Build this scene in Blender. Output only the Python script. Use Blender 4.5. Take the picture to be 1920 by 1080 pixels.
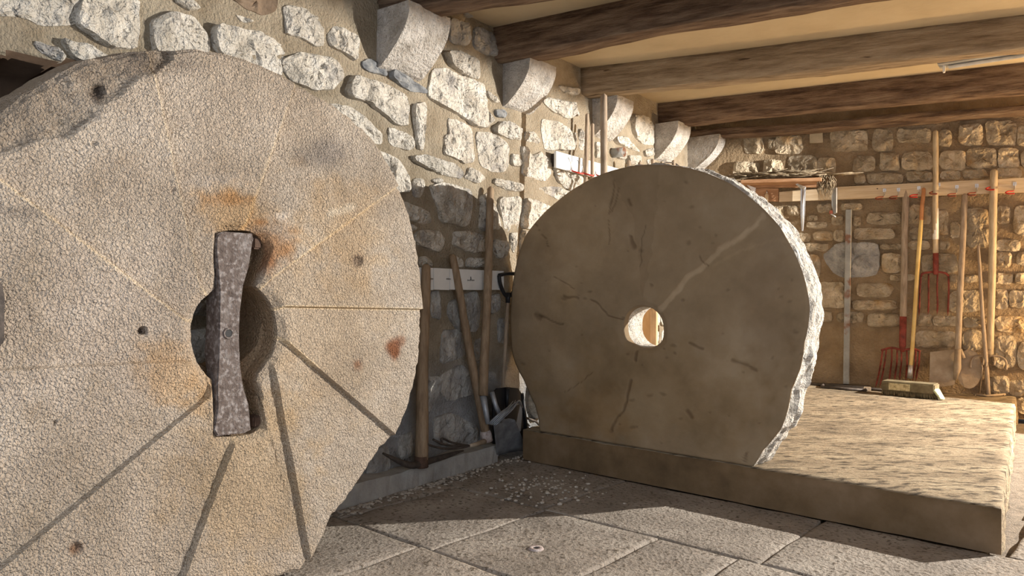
import bpy, bmesh, math, random
import numpy as np
from mathutils import Vector, Matrix, noise

for o in list(bpy.data.objects):
    bpy.data.objects.remove(o)
S = bpy.context.scene
COL = S.collection
R = random.Random(7)

# ---------------------------------------------------------------- camera
F, HC, PX, PY = 1400.0, 1.1, 960.0, 543.0
cam = bpy.data.cameras.new('camera')
cam.sensor_width = 36.0
cam.lens = F / 1920 * 36
cam.shift_y = 3.0 / 1920
cam.clip_start = 0.05
co = bpy.data.objects.new('camera', cam)
co.location = (0, 0, HC)
co.rotation_euler = (math.pi / 2, 0, 0)
COL.objects.link(co)
S.camera = co

# ---------------------------------------------------------------- world, lights, exposure
w = bpy.data.worlds.new('world')
S.world = w
w.use_nodes = True
wn = w.node_tree.nodes
bg = wn['Background']
bg.inputs['Color'].default_value = (0.80, 0.88, 1.0, 1)
bg.inputs['Strength'].default_value = 1.7


def lamp(name, loc, power, col, radius, kind='POINT', rot=None, size=None):
    l = bpy.data.lights.new(name, kind)
    l.energy = power
    l.color = col
    if kind == 'AREA':
        l.shape = 'RECTANGLE'
        l.size, l.size_y = size
    else:
        l.shadow_soft_size = radius
    o = bpy.data.objects.new(name, l)
    o.location = loc
    if rot:
        o.rotation_euler = rot
    COL.objects.link(o)
    return o


lamp('outside_lamp', (6.0, 4.0, 2.3), 3100, (1.0, 0.95, 0.87), 0.014)  # unseen point lamp beyond the right wall, placed to fit the cast shadows
lamp('warm_lamp', (5.45, 5.30, 0.95), 260, (1.0, 0.68, 0.34), 0.10)
S.view_settings.view_transform = 'Standard'
S.view_settings.look = 'None'
S.view_settings.gamma = 1
S.view_settings.use_curve_mapping = False
S.view_settings.exposure = 0.0

# ---------------------------------------------------------------- tagging helpers


def tag(o, label=None, cat=None, group=None, kind=None):
    if label: o['label'] = label
    if cat: o['category'] = cat
    if group: o['group'] = group
    if kind: o['kind'] = kind
    return o


def empty(name, loc, label, cat, group=None):
    o = bpy.data.objects.new(name, None)
    o.empty_display_size = 0.1
    o.location = loc
    COL.objects.link(o)
    return tag(o, label, cat, group)


def link(name, me, mat, parent=None, loc=None):
    """link a mesh given in world coordinates; parent keeps world position"""
    o = bpy.data.objects.new(name, me)
    if isinstance(mat, (list, tuple)):
        for m in mat: me.materials.append(m)
    elif mat:
        me.materials.append(mat)
    COL.objects.link(o)
    p = Vector(parent.location) if parent else Vector((0, 0, 0))
    if parent and parent.parent: p = p + Vector(parent.parent.location)
    if loc is None:
        n = len(me.vertices)
        a = np.empty(n * 3, np.float32)
        me.vertices.foreach_get('co', a)
        a = a.reshape(-1, 3)
        c = (a.min(0) + a.max(0)) / 2
        c[2] = a[:, 2].min()
        loc = Vector(c.tolist())
    loc = Vector(loc)
    me.transform(Matrix.Translation(-loc))
    if parent:
        o.parent = parent
        o.location = loc - p
    else:
        o.location = loc
    return o


def mesh(name, verts, faces, smooth=False):
    me = bpy.data.meshes.new(name)
    me.from_pydata([tuple(v) for v in verts], [], faces)
    me.validate()
    me.update()
    if smooth:
        me.polygons.foreach_set('use_smooth', [True] * len(me.polygons))
    return me


# ---------------------------------------------------------------- numpy noise
def _hash(ix, iy, iz, seed):
    h = (ix.astype(np.int64) * 374761393 + iy.astype(np.int64) * 668265263 + iz.astype(np.int64) * 2147483647 + seed * 1274126177) & 0xffffffff
    h = ((h ^ (h >> 13)) * 1274126177) & 0xffffffff
    h = (h ^ (h >> 16)) & 0xffffff
    return h / float(0xffffff)


def vn(x, y, z=None, seed=0):
    x = np.asarray(x, float); y = np.asarray(y, float)
    z = np.zeros_like(x) if z is None else np.asarray(z, float)
    ix, iy, iz = np.floor(x), np.floor(y), np.floor(z)
    fx, fy, fz = x - ix, y - iy, z - iz
    fx, fy, fz = [t * t * (3 - 2 * t) for t in (fx, fy, fz)]
    r = 0
    for a in (0, 1):
        for b in (0, 1):
            for c in (0, 1):
                wgt = (fx if a else 1 - fx) * (fy if b else 1 - fy) * (fz if c else 1 - fz)
                r = r + wgt * _hash(ix + a, iy + b, iz + c, seed)
    return r * 2 - 1


def fbm(x, y, z=None, seed=0, o=4):
    r = 0; a = 1.0; s = 1.0; tot = 0
    for k in range(o):
        r = r + a * vn(np.asarray(x) * s, np.asarray(y) * s, None if z is None else np.asarray(z) * s, seed + k * 17)
        tot += a; a *= .5; s *= 2.03
    return r / tot


def segd(px, py, pts):
    d = np.full(np.shape(px), 1e9)
    for (x0, y0), (x1, y1) in zip(pts[:-1], pts[1:]):
        vx, vy = x1 - x0, y1 - y0
        t = np.clip(((px - x0) * vx + (py - y0) * vy) / (vx * vx + vy * vy), 0, 1)
        d = np.minimum(d, np.hypot(px - x0 - t * vx, py - y0 - t * vy))
    return d


def inpoly(px, py, poly):
    r = np.zeros(np.shape(px), bool)
    n = len(poly)
    for i in range(n):
        x0, y0 = poly[i]; x1, y1 = poly[(i + 1) % n]
        if y0 == y1: continue
        c = ((y0 > py) != (y1 > py)) & (px < (x1 - x0) * (py - y0) / (y1 - y0) + x0)
        r ^= c
    return r


def setcol(me, cols):
    a = me.attributes.new('stain_and_light', 'FLOAT_COLOR', 'POINT')
    c = np.ones((len(cols), 4)); c[:, :3] = cols
    a.data.foreach_set('color', c.reshape(-1))


def sm(a, b, x):
    t = np.clip((x - a) / (b - a), 0, 1)
    return t * t * (3 - 2 * t)


# ---------------------------------------------------------------- frames (each surface measured in metres)
class Frame:
    def __init__(s, o, d, n):
        s.o, s.d, s.n = Vector(o), Vector(d).normalized(), Vector(n).normalized()

    def at(s, x, y, off=0.0):
        r = Vector(((x - PX) / F, 1, -(y - PY) / F))
        o = s.o + s.n * off
        t = (o - Vector((0, 0, HC))).dot(s.n) / r.dot(s.n)
        return Vector((0, 0, HC)) + r * t

    def uv(s, x, y, off=0.0):
        p = s.at(x, y, off) - s.o
        return (p.dot(s.d), p.z)

    def P(s, a, z, off=0.0):
        return s.o + s.d * a + Vector((0, 0, z)) + s.n * off


WL = Frame((.009, 5.075, 0), (.59, .807, 0), (.807, -.59, 0))          # left wall
WB = Frame((1.88, 7.637, 0), (.883, -.469, 0), (-.469, -.883, 0))         # back wall
WR = Frame((5.0, 4.0, 0), (.59, .807, 0), (-.807, .59, 0))             # unseen right wall, opening shaped to cut off the lamp
PF = Frame((.086, 4.83, 0), (.745, -.667, 0), (-.667, -.745, 0))       # platform front
yaw1 = math.radians(53.5)
W1 = Frame((-.98, 2.66, .982), (math.cos(yaw1), math.sin(yaw1), 0), (math.sin(yaw1), -math.cos(yaw1), 0))
W2 = Frame((.704, 4.276, .89), (.745, -.667, 0), (-.667, -.745, 0))
CORN = 3.174
ZC = 2.82
ZB = 2.62
PH = .195


def atZ(x, y, z):
    Z = (HC - z) * F / (y - PY)
    return Vector(((x - PX) / F * Z, Z, z))


def proj(a):
    a = np.asarray(a)
    return PX + a[:, 0] / a[:, 1] * F, PY - (a[:, 2] - HC) / a[:, 1] * F


# ---------------------------------------------------------------- materials
def mat(name, base, dark=None, light=None, scale=6.0, detail=8, rough=.9, bump=.0, bscale=60.0, bdist=.01,
        spots=None, metal=0.0, attr=None, wood=False, rnd=0.0, worm=False, mix=.75, coord='Object', bump2=0, b2scale=14):
    m = bpy.data.materials.new(name)
    m.use_nodes = True
    nt = m.node_tree; N = nt.nodes; L = nt.links
    b = N['Principled BSDF']
    b.inputs['Roughness'].default_value = rough
    b.inputs['Metallic'].default_value = metal
    b.inputs['Specular IOR Level'].default_value = .25 if not metal else .5
    geo = N.new('ShaderNodeNewGeometry') if coord == 'World' else None
    tc = N.new('ShaderNodeTexCoord')
    src = geo.outputs['Position'] if geo else tc.outputs['Object']
    if wood:
        mp = N.new('ShaderNodeMapping')
        mp.inputs['Scale'].default_value = wood
        L.new(src, mp.inputs['Vector'])
        src = mp.outputs['Vector']
    oi = N.new('ShaderNodeObjectInfo')
    add = N.new('ShaderNodeVectorMath'); add.operation = 'ADD'
    L.new(src, add.inputs[0])
    mul = N.new('ShaderNodeVectorMath'); mul.operation = 'SCALE'
    cmb = N.new('ShaderNodeCombineXYZ')
    L.new(oi.outputs['Random'], cmb.inputs[0]); L.new(oi.outputs['Random'], cmb.inputs[2])
    L.new(cmb.outputs[0], mul.inputs[0]); mul.inputs['Scale'].default_value = 37.0
    L.new(mul.outputs[0], add.inputs[1])
    vec = add.outputs[0]
    n1 = N.new('ShaderNodeTexNoise')
    n1.inputs['Scale'].default_value = scale; n1.inputs['Detail'].default_value = detail
    n1.inputs['Roughness'].default_value = .62
    L.new(vec, n1.inputs['Vector'])
    cr = N.new('ShaderNodeValToRGB')
    e = cr.color_ramp.elements
    dark = dark or tuple(c * .6 for c in base)
    light = light or tuple(min(1, c * 1.3) for c in base)
    e[0].position = .33; e[0].color = (*dark, 1)
    e[1].position = .68; e[1].color = (*light, 1)
    mid = e.new(.5); mid.color = (*base, 1)
    L.new(n1.outputs[0], cr.inputs[0])
    col = cr.outputs[0]
    n2 = N.new('ShaderNodeTexNoise')
    n2.inputs['Scale'].default_value = bscale; n2.inputs['Detail'].default_value = 5
    n2.inputs['Roughness'].default_value = .6
    if worm: n2.inputs['Distortion'].default_value = .6; n2.inputs['Detail'].default_value = 1.5
    L.new(vec, n2.inputs['Vector'])
    if spots:   # small blotches of another colour
        scol, sscale, lo, hi = spots
        n3 = N.new('ShaderNodeTexNoise'); n3.inputs['Scale'].default_value = sscale; n3.inputs['Detail'].default_value = 6
        L.new(vec, n3.inputs['Vector'])
        r3 = N.new('ShaderNodeMapRange'); r3.inputs['From Min'].default_value = lo; r3.inputs['From Max'].default_value = hi
        L.new(n3.outputs[0], r3.inputs['Value'])
        mx = N.new('ShaderNodeMix'); mx.data_type = 'RGBA'
        L.new(r3.outputs[0], mx.inputs['Factor']); L.new(col, mx.inputs['A']); mx.inputs['B'].default_value = (*scol, 1)
        col = mx.outputs['Result']
    if rnd:
        hs = N.new('ShaderNodeHueSaturation')
        mr = N.new('ShaderNodeMapRange'); mr.inputs['To Min'].default_value = 1 - rnd; mr.inputs['To Max'].default_value = 1 + rnd * .6
        L.new(oi.outputs['Random'], mr.inputs['Value']); L.new(mr.outputs[0], hs.inputs['Value'])
        L.new(col, hs.inputs['Color']); col = hs.outputs[0]
    if attr:
        at = N.new('ShaderNodeAttribute'); at.attribute_name = attr
        mx = N.new('ShaderNodeMix'); mx.data_type = 'RGBA'; mx.blend_type = 'MULTIPLY'
        mx.inputs['Factor'].default_value = 1
        L.new(col, mx.inputs['A']); L.new(at.outputs['Color'], mx.inputs['B'])
        col = mx.outputs['Result']
    L.new(col, b.inputs['Base Color'])
    last = None
    if bump2:
        n4 = N.new('ShaderNodeTexVoronoi'); n4.inputs['Scale'].default_value = b2scale
        n5 = N.new('ShaderNodeTexNoise'); n5.inputs['Scale'].default_value = b2scale * 1.3; n5.inputs['Detail'].default_value = 4
        L.new(vec, n5.inputs['Vector'])
        a2 = N.new('ShaderNodeMix'); a2.data_type = 'RGBA'; a2.inputs['Factor'].default_value = .12
        L.new(vec, a2.inputs['A']); L.new(n5.outputs['Color'], a2.inputs['B'])
        L.new(a2.outputs['Result'], n4.inputs['Vector'])
        bp = N.new('ShaderNodeBump'); bp.inputs['Strength'].default_value = bump2; bp.inputs['Distance'].default_value = bdist * 2.5
        L.new(n4.outputs['Distance'], bp.inputs['Height'])
        last = bp.outputs[0]
    if bump:
        bp = N.new('ShaderNodeBump'); bp.inputs['Strength'].default_value = bump; bp.inputs['Distance'].default_value = bdist
        L.new(n2.outputs[0], bp.inputs['Height'])
        if last: L.new(last, bp.inputs['Normal'])
        last = bp.outputs[0]
    if last: L.new(last, b.inputs['Normal'])
    return m


M = {}
M['mortar'] = mat('lime_mortar', (.42, .35, .255), (.32, .26, .18), (.52, .445, .335), 5, bump=1.0, bscale=70, bdist=.035, coord='World', attr='stain_and_light')
M['mortar_back'] = mat('lime_mortar_back', (.33, .24, .145), (.24, .17, .10), (.41, .31, .20), 4, bump=.9, bscale=40, bdist=.035, coord='World')  # lime mortar again, yellowed to carry the warm light on the back wall
M['stone'] = mat('limestone_rubble', (.62, .575, .50), (.43, .39, .33), (.78, .74, .67), 9, bump=1.0, bscale=34, bdist=.03,
                 spots=((.34, .32, .30), 5, .60, .72), rnd=.16, coord='World', bump2=.55, b2scale=16)
M['stone_back'] = mat('limestone_rubble_back', (.47, .385, .27), (.32, .255, .17), (.64, .55, .42), 8, bump=.9, bscale=22, bdist=.028,  # same rubble as the left wall, warm light put into its colour
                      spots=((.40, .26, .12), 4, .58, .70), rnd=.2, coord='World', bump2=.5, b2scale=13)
M['stone_grey'] = mat('grey_limestone', (.36, .35, .33), (.24, .235, .23), (.52, .50, .46), 9, bump=.9, bscale=30, bdist=.02, coord='World', bump2=.5)
M['slate'] = mat('slate_grey_stone', (.19, .20, .21), (.11, .115, .125), (.34, .34, .33), 16, bump=.7, bscale=40, coord='World')
M['brownstone'] = mat('brown_stone', (.20, .145, .10), (.13, .09, .06), (.28, .21, .15), 9, bump=.6, bscale=40, coord='World')
M['patch'] = mat('smooth_mortar_block', (.50, .42, .29), scale=4, bump=.2, bscale=90)
M['corbel'] = mat('tooled_limestone', (.58, .54, .49), (.42, .38, .33), (.74, .70, .65), 9, bump=1.0, bscale=55, bdist=.02, bump2=.5, b2scale=28)
M['wheel1'] = mat('pale_sandy_millstone', (.44, .365, .29), (.355, .29, .225), (.53, .455, .375), 3.2, spots=((.34, .28, .22), 110, .52, .70), bump=1.0, bscale=125, bdist=.021, attr='stain_and_light', worm=True)
M['wheel2'] = mat('smooth_brown_millstone', (.275, .20, .122), (.215, .155, .092), (.33, .25, .162), 2.6, bump=.25, bscale=30, bdist=.01, attr='stain_and_light')
M['wheel2_rim'] = mat('chipped_rim_stone', (.62, .58, .52), (.42, .38, .33), (.78, .74, .68), 10, bump=1.0, bscale=45, bdist=.03, bump2=.5, b2scale=24)
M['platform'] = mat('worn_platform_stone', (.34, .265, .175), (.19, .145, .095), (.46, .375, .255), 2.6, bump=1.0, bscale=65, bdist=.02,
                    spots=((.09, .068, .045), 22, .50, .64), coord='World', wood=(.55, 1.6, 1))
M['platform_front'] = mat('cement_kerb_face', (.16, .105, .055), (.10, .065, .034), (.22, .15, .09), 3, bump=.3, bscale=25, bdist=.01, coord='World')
M['flag'] = mat('worn_flagstone', (.33, .285, .24), (.24, .205, .17), (.43, .38, .325), 3.5, bump=.9, bscale=48, bdist=.018,
                spots=((.13, .105, .08), 48, .55, .66), rnd=.09, coord='World')
M['joint'] = mat('earth_joint', (.22, .18, .14), scale=30, bump=.8, bscale=120, coord='World')
M['plinth'] = mat('cement_footing', (.36, .34, .31), (.28, .26, .235), (.44, .42, .38), 6, bump=.5, bscale=40, coord='World')
M['plaster'] = mat('ceiling_plaster', (.50, .41, .275), (.44, .355, .235), (.55, .46, .32), 1.6, bump=.25, bscale=18, bdist=.02, coord='World')
M['niche'] = mat('dark_brown_boards', (.10, .065, .042), (.07, .045, .03), (.14, .09, .06), 3, bump=.2, coord='World')
M['beam'] = mat('dark_old_oak', (.25, .165, .11), (.10, .06, .04), (.40, .29, .20), 3.0, bump=1.0, bscale=9, bdist=.05, wood=(1.2, 9, 9), detail=10)
M['beam_pale'] = mat('pale_old_oak', (.33, .25, .165), (.20, .145, .09), (.44, .35, .245), 3.0, bump=.6, bscale=9, bdist=.04, wood=(1.2, 9, 9), detail=10,
                     spots=((.10, .065, .04), 2.4, .64, .68))
M['handle'] = mat('worn_ash_handle', (.27, .19, .12), (.19, .13, .08), (.35, .26, .17), 8, rough=.6, bump=.15, bscale=40, wood=(6, 6, 1))
M['handle_pale'] = mat('weathered_pale_handle', (.48, .38, .25), (.36, .27, .17), (.58, .48, .33), 8, rough=.65, bump=.2, bscale=40, wood=(6, 6, 1))
M['handle_grey'] = mat('grey_brown_handle', (.33, .255, .185), (.22, .165, .115), (.42, .34, .26), 8, rough=.7, bump=.2, bscale=40, wood=(6, 6, 1))
M['handle_yellow'] = mat('varnished_yellow_handle', (.66, .47, .17), (.55, .36, .12), (.74, .56, .26), 5, rough=.4)
M['handle_orange'] = mat('orange_brown_handle', (.48, .22, .09), scale=8, rough=.5)
M['board'] = mat('planed_pine_board', (.58, .46, .31), (.49, .37, .235), (.65, .54, .385), 4, rough=.6, bump=.15, bscale=30, wood=(1, 1, 14))
M['board_red'] = mat('reddish_shelf_wood', (.40, .225, .12), (.30, .16, .08), (.50, .31, .18), 4, rough=.7, wood=(2, 2, 14))
M['white'] = mat('white_painted_board', (.74, .74, .72), (.66, .66, .64), (.80, .80, .78), 6, rough=.5)
M['ink'] = mat('black_print', (.03, .03, .03), rough=.6)
M['hook_red'] = mat('red_plastic_coated_hook', (.50, .045, .03), rough=.4)
M['hook_dark'] = mat('rusty_red_hook', (.24, .07, .04), rough=.5)
M['zinc'] = mat('zinc_plated_steel', (.62, .62, .62), (.5, .5, .5), (.7, .7, .7), 20, rough=.38, metal=.8)
M['steel'] = mat('worn_grey_steel', (.30, .32, .35), (.20, .21, .23), (.42, .44, .47), 12, rough=.5, metal=.55)
M['dark_iron'] = mat('dark_iron', (.075, .06, .05), (.045, .035, .03), (.12, .095, .08), 20, rough=.65, metal=.3, bump=.3)
M['old_iron'] = mat('pitted_old_iron', (.15, .115, .10), (.09, .065, .055), (.21, .18, .165), 22, rough=.75, metal=.15, bump=1.0, bscale=90, bdist=.010,
                    spots=((.31, .275, .26), 60, .50, .64))
M['rust_iron'] = mat('rusty_iron', (.10, .06, .042), scale=24, rough=.8, bump=.5)
M['red_iron'] = mat('red_painted_iron', (.22, .045, .032), (.10, .03, .022), (.34, .08, .055), 14, rough=.6)
M['galv'] = mat('grey_galvanised_post', (.30, .30, .28), (.24, .24, .225), (.37, .37, .35), 9, rough=.5, metal=.3, spots=((.20, .10, .06), 5, .60, .66))
M['black'] = mat('black_plastic_and_holes', (.018, .018, .020), rough=.4)
M['tape_green'] = mat('green_tape', (.02, .30, .13), rough=.5)
M['tape_white'] = mat('white_tape', (.80, .76, .70), rough=.5)
M['tape_grey'] = mat('grey_green_label', (.14, .17, .15), (.08, .10, .09), (.30, .32, .30), 30, rough=.5)
M['ferrule'] = mat('pinkish_crusted_ferrule', (.42, .35, .33), (.28, .22, .20), (.55, .49, .47), 40, rough=.8, bump=.6)
M['bristle'] = mat('pale_green_bristles', (.62, .66, .42), (.5, .52, .32), (.75, .8, .55), 60, rough=.8, bump=.8, bscale=120)
M['broom_block'] = mat('dusty_broom_block', (.16, .13, .075), (.11, .085, .05), (.22, .18, .11), 12, rough=.8, bump=.4)
M['broom_label'] = mat('yellowed_broom_label', (.50, .42, .24), (.22, .17, .09), (.62, .54, .34), 45, rough=.7)
M['spade'] = mat('dusty_steel_blade', (.33, .255, .18), (.24, .18, .12), (.44, .36, .27), 7, rough=.7, metal=.15, bump=.3)
M['twig'] = mat('dry_twigs', (.20, .155, .10), (.10, .07, .045), (.34, .28, .19), 30, rough=.9)
M['plank'] = mat('new_pine_plank', (.58, .34, .15), (.48, .27, .11), (.66, .42, .21), 4, rough=.6, wood=(5, 5, 1))
M['plank_pale'] = mat('pale_pine_edge', (.58, .38, .21), scale=4, rough=.6)
M['fix'] = mat('grey_lamp_housing', (.34, .35, .36), scale=4, rough=.45)
M['tube'] = mat('white_fluorescent_tube', (.80, .80, .78), scale=4, rough=.3)
M['pebble'] = mat('pale_gravel', (.42, .37, .31), scale=30, bump=.4, coord='World')

# ---------------------------------------------------------------- generic geometry


def boxm(bm, c, ax, ay, az):
    """oriented box: centre and three half-axis vectors"""
    c, ax, ay, az = Vector(c), Vector(ax), Vector(ay), Vector(az)
    v = [bm.verts.new(c + ax * i + ay * j + az * k) for i in (-1, 1) for j in (-1, 1) for k in (-1, 1)]
    for f in ((0, 1, 3, 2), (4, 6, 7, 5), (0, 4, 5, 1), (2, 3, 7, 6), (0, 2, 6, 4), (1, 5, 7, 3)):
        bm.faces.new([v[i] for i in f])
    return v


def tubem(bm, pts, rad, seg=10, cap=True, flat=1.0):
    pts = [Vector(p) for p in pts]
    if not hasattr(rad, '__len__'): rad = [rad] * len(pts)
    prev = None; up = None; rings = []
    for i, p in enumerate(pts):
        t = (pts[min(i + 1, len(pts) - 1)] - pts[max(i - 1, 0)]).normalized()
        if up is None:
            up = Vector((0, 1, 0)) if abs(t.y) < .9 else Vector((0, 0, 1))
        a = (up - t * up.dot(t)).normalized(); up = a
        b = t.cross(a)
        rings.append([bm.verts.new(p + (a * math.cos(q) + b * math.sin(q) * flat) * rad[i]) for q in [2 * math.pi * k / seg for k in range(seg)]])
    for r0, r1 in zip(rings[:-1], rings[1:]):
        for k in range(seg):
            f = bm.faces.new((r0[k], r0[(k + 1) % seg], r1[(k + 1) % seg], r1[k])); f.smooth = True
    if cap:
        bm.faces.new(rings[0][::-1]); bm.faces.new(rings[-1])
    return rings


def fin(bm, name):
    bmesh.ops.recalc_face_normals(bm, faces=bm.faces[:])
    me = bpy.data.meshes.new(name)
    bm.to_mesh(me); bm.free()
    return me


def tube(name, pts, rad, m, parent=None, seg=10, flat=1.0):
    bm = bmesh.new(); tubem(bm, pts, rad, seg, True, flat)
    return link(name, fin(bm, name), m, parent)


def box(name, c, ax, ay, az, m, parent=None, bev=0):
    bm = bmesh.new(); boxm(bm, c, ax, ay, az)
    if bev: bmesh.ops.bevel(bm, geom=bm.edges[:], offset=bev, segments=2, affect='EDGES')
    return link(name, fin(bm, name), m, parent)


def plate(name, pts, nrm, th, m, parent=None, bev=0):
    """closed polygon (world points) extruded backwards along -nrm"""
    bm = bmesh.new()
    n = Vector(nrm)
    a = [bm.verts.new(Vector(p)) for p in pts]
    b = [bm.verts.new(Vector(p) - n * th) for p in pts]
    bm.faces.new(a); bm.faces.new(b[::-1])
    k = len(a)
    for i in range(k):
        bm.faces.new((a[i], b[i], b[(i + 1) % k], a[(i + 1) % k]))
    if bev: bmesh.ops.bevel(bm, geom=bm.edges[:], offset=bev, segments=2, affect='EDGES')
    return link(name, fin(bm, name), m, parent)


def lerp(a, b, t): return Vector(a) + (Vector(b) - Vector(a)) * t


def handle(name, a, b, r0, r1, m, parent, n=14, wob=.004, seg=12):
    """slightly crooked round handle with a domed top (a) ; b = lower end"""
    a, b = Vector(a), Vector(b)
    pts, rad = [], []
    ph = R.uniform(0, 6)
    ax = (b - a).normalized()
    for k in (0, .25, .6): pts.append(a + ax * r0 * k); rad.append(r0 * (.35 + k * .95))
    rad[-1] = r0 * .93
    for i in range(1, n + 1):
        t = i / n
        p = lerp(a, b, t) + Vector((math.sin(ph + t * 5), math.cos(ph + t * 4), 0)) * wob * math.sin(math.pi * t)
        pts.append(p); rad.append(r0 + (r1 - r0) * t)
    return tube(name, pts, rad, m, parent, seg)


# ---------------------------------------------------------------- stones set in a wall
def chaikin(p, n=1):
    for _ in range(n):
        q = []
        for i in range(len(p)):
            a, b = p[i], p[(i + 1) % len(p)]
            q.append((a[0] * .86 + b[0] * .14, a[1] * .86 + b[1] * .14))
            q.append((a[0] * .14 + b[0] * .86, a[1] * .14 + b[1] * .86))
        p = q
    return p


def stone(fr, poly, h, m, parent, seed, step=.02, base=0.0, rough=1.0, grow=.07):
    P = np.array(poly)
    P = P + (P - P.mean(0)) * grow
    P = np.array(chaikin(P.tolist(), 1))
    Q = np.roll(P, -1, 0)
    ln = np.hypot(*(Q - P).T); per = ln.sum()
    N = int(max(14, min(64, per / step)))
    cum = np.r_[0, np.cumsum(ln)]
    B = []
    for k in range(N):
        s = per * k / N
        i = min(np.searchsorted(cum, s, 'right') - 1, len(P) - 1)
        t = (s - cum[i]) / ln[i]
        B.append(P[i] * (1 - t) + Q[i] * t)
    B = np.array(B); C = B.mean(0)
    r = np.hypot(*(B - C).T).mean()
    jit = vn(B[:, 0] * 28 + seed, B[:, 1] * 28, None, seed) * .006 * rough
    dirn = (B - C) / np.maximum(np.hypot(*(B - C).T)[:, None], 1e-6)
    B = B + dirn * jit[:, None]
    K = int(max(3, min(10, r / step)))
    fs = [(i + 1) / K for i in range(K)]
    pts = [(C[0], C[1], 0.0)]
    for f in fs:
        for k in range(N):
            p = C + (B[k] - C) * f
            pts.append((p[0], p[1], f))
    A = np.array(pts)
    tx, tz = R.uniform(-.3, .3), R.uniform(-.3, .3)
    f = A[:, 2]
    dome = 1 - .5 * f ** 7
    tilt = ((A[:, 0] - C[0]) * tx + (A[:, 1] - C[1]) * tz) * .5
    nz = 1 - 2 * np.abs(vn(A[:, 0] * 11, A[:, 1] * 8, None, seed + 3))
    nz2 = vn(A[:, 0] * 24, A[:, 1] * 19, None, seed + 5)
    nz3 = vn(A[:, 0] * 60, A[:, 1] * 45, None, seed + 9)
    H = base + h * dome + tilt + rough * (.013 * nz + .010 * nz2 + .006 * nz3) * (1 - .3 * f ** 4)
    vz = np.abs(vn(A[:, 0] * 17 + vn(A[:, 0] * 9, A[:, 1] * 9, None, seed) * .8, A[:, 1] * 6, None, seed + 21))
    H = H - rough * .014 * sm(.16, .02, vz) * (1 - f ** 6)
    H = np.maximum(H, base + .006)
    V = [fr.P(A[i, 0], A[i, 1], H[i]) for i in range(len(A))]
    sk = len(V)
    for k in range(N):
        p = C + (B[k] - C) * 1.0 + dirn[k] * .006
        V.append(fr.P(p[0], p[1], base - .03))
    Fc = []
    for k in range(N):
        Fc.append((0, 1 + k, 1 + (k + 1) % N))
    for i in range(K - 1):
        a, b = 1 + i * N, 1 + (i + 1) * N
        for k in range(N):
            k2 = (k + 1) % N
            Fc.append((a + k, b + k, b + k2, a + k2))
    a = 1 + (K - 1) * N
    for k in range(N):
        Fc.append((a + k, sk + k, sk + (k + 1) % N, a + (k + 1) % N))
    # outward orientation
    me = mesh('stone', V, Fc)
    bm = bmesh.new(); bm.from_mesh(me)
    bmesh.ops.recalc_face_normals(bm, faces=bm.faces[:])
    f0 = max(bm.faces, key=lambda q: q.calc_center_median().dot(fr.n))
    if f0.normal.dot(fr.n) < 0: bmesh.ops.reverse_faces(bm, faces=bm.faces[:])
    bm.to_mesh(me); bm.free()
    return link('stone', me, m, parent)


def blob(x0, y0, x1, y1, seed):
    """irregular rounded box outline (pixels)"""
    rr = random.Random(seed)
    cx, cy, a, b = (x0 + x1) / 2, (y0 + y1) / 2, (x1 - x0) / 2, (y1 - y0) / 2
    out = []
    n = 11
    e = rr.uniform(.28, .5)
    for k in range(n):
        t = 2 * math.pi * (k + rr.uniform(-.25, .25)) / n
        c, s = math.cos(t), math.sin(t)
        out.append((cx + a * math.copysign(abs(c) ** e, c) * rr.uniform(.92, 1.04), cy + b * math.copysign(abs(s) ** e, s) * rr.uniform(.9, 1.06)))
    return out


# ================================================================ SETTING
def gridwall(name, fr, a0, a1, z0, z1, da, dz, amp, m, hole=None, holemat=None, seed=0):
    na = int((a1 - a0) / da) + 1; nz = int((z1 - z0) / dz) + 1
    A, Zg = np.meshgrid(np.linspace(a0, a1, na), np.linspace(z0, z1, nz))
    off = amp * (fbm(A * 3.1, Zg * 3.1, None, seed, 4) * 1.4 + .35 * vn(A * 30, Zg * 30, None, seed + 4))
    mi = None
    if hole is not None:
        mk = hole(A, Zg)
        off = np.where(mk, -.30, off)
        mi = mk
    P = np.array(fr.o)[None, None] + A[..., None] * np.array(fr.d) + Zg[..., None] * np.array((0, 0, 1)) + off[..., None] * np.array(fr.n)
    V = P.reshape(-1, 3)
    idx = np.arange(na * nz).reshape(nz, na)
    Fq = np.stack([idx[:-1, :-1], idx[:-1, 1:], idx[1:, 1:], idx[1:, :-1]], -1).reshape(-1, 4)
    nrm = np.cross(V[Fq[0, 1]] - V[Fq[0, 0]], V[Fq[0, 3]] - V[Fq[0, 0]])
    if nrm @ np.array(fr.n) < 0: Fq = Fq[:, ::-1]
    me = bpy.data.meshes.new(name)
    me.from_pydata(V.tolist(), [], Fq.tolist())
    me.update()
    me.polygons.foreach_set('use_smooth', [True] * len(me.polygons))
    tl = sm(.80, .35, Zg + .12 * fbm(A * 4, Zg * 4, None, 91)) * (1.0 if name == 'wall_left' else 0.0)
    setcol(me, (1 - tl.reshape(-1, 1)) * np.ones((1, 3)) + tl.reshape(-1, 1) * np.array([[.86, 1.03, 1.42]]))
    mats = [m]
    if mi is not None:
        mats.append(holemat)
        q = (mi[:-1, :-1] | mi[:-1, 1:] | mi[1:, 1:] | mi[1:, :-1]).reshape(-1)
        me.polygons.foreach_set('material_index', q.astype(int).tolist())
    o = link(name, me, mats, None, (0, 0, 0))
    return tag(o, kind='structure')


ntop = [WL.uv(-60, 99), WL.uv(0, 105), WL.uv(145, 121), WL.uv(175, 124)]


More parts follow.
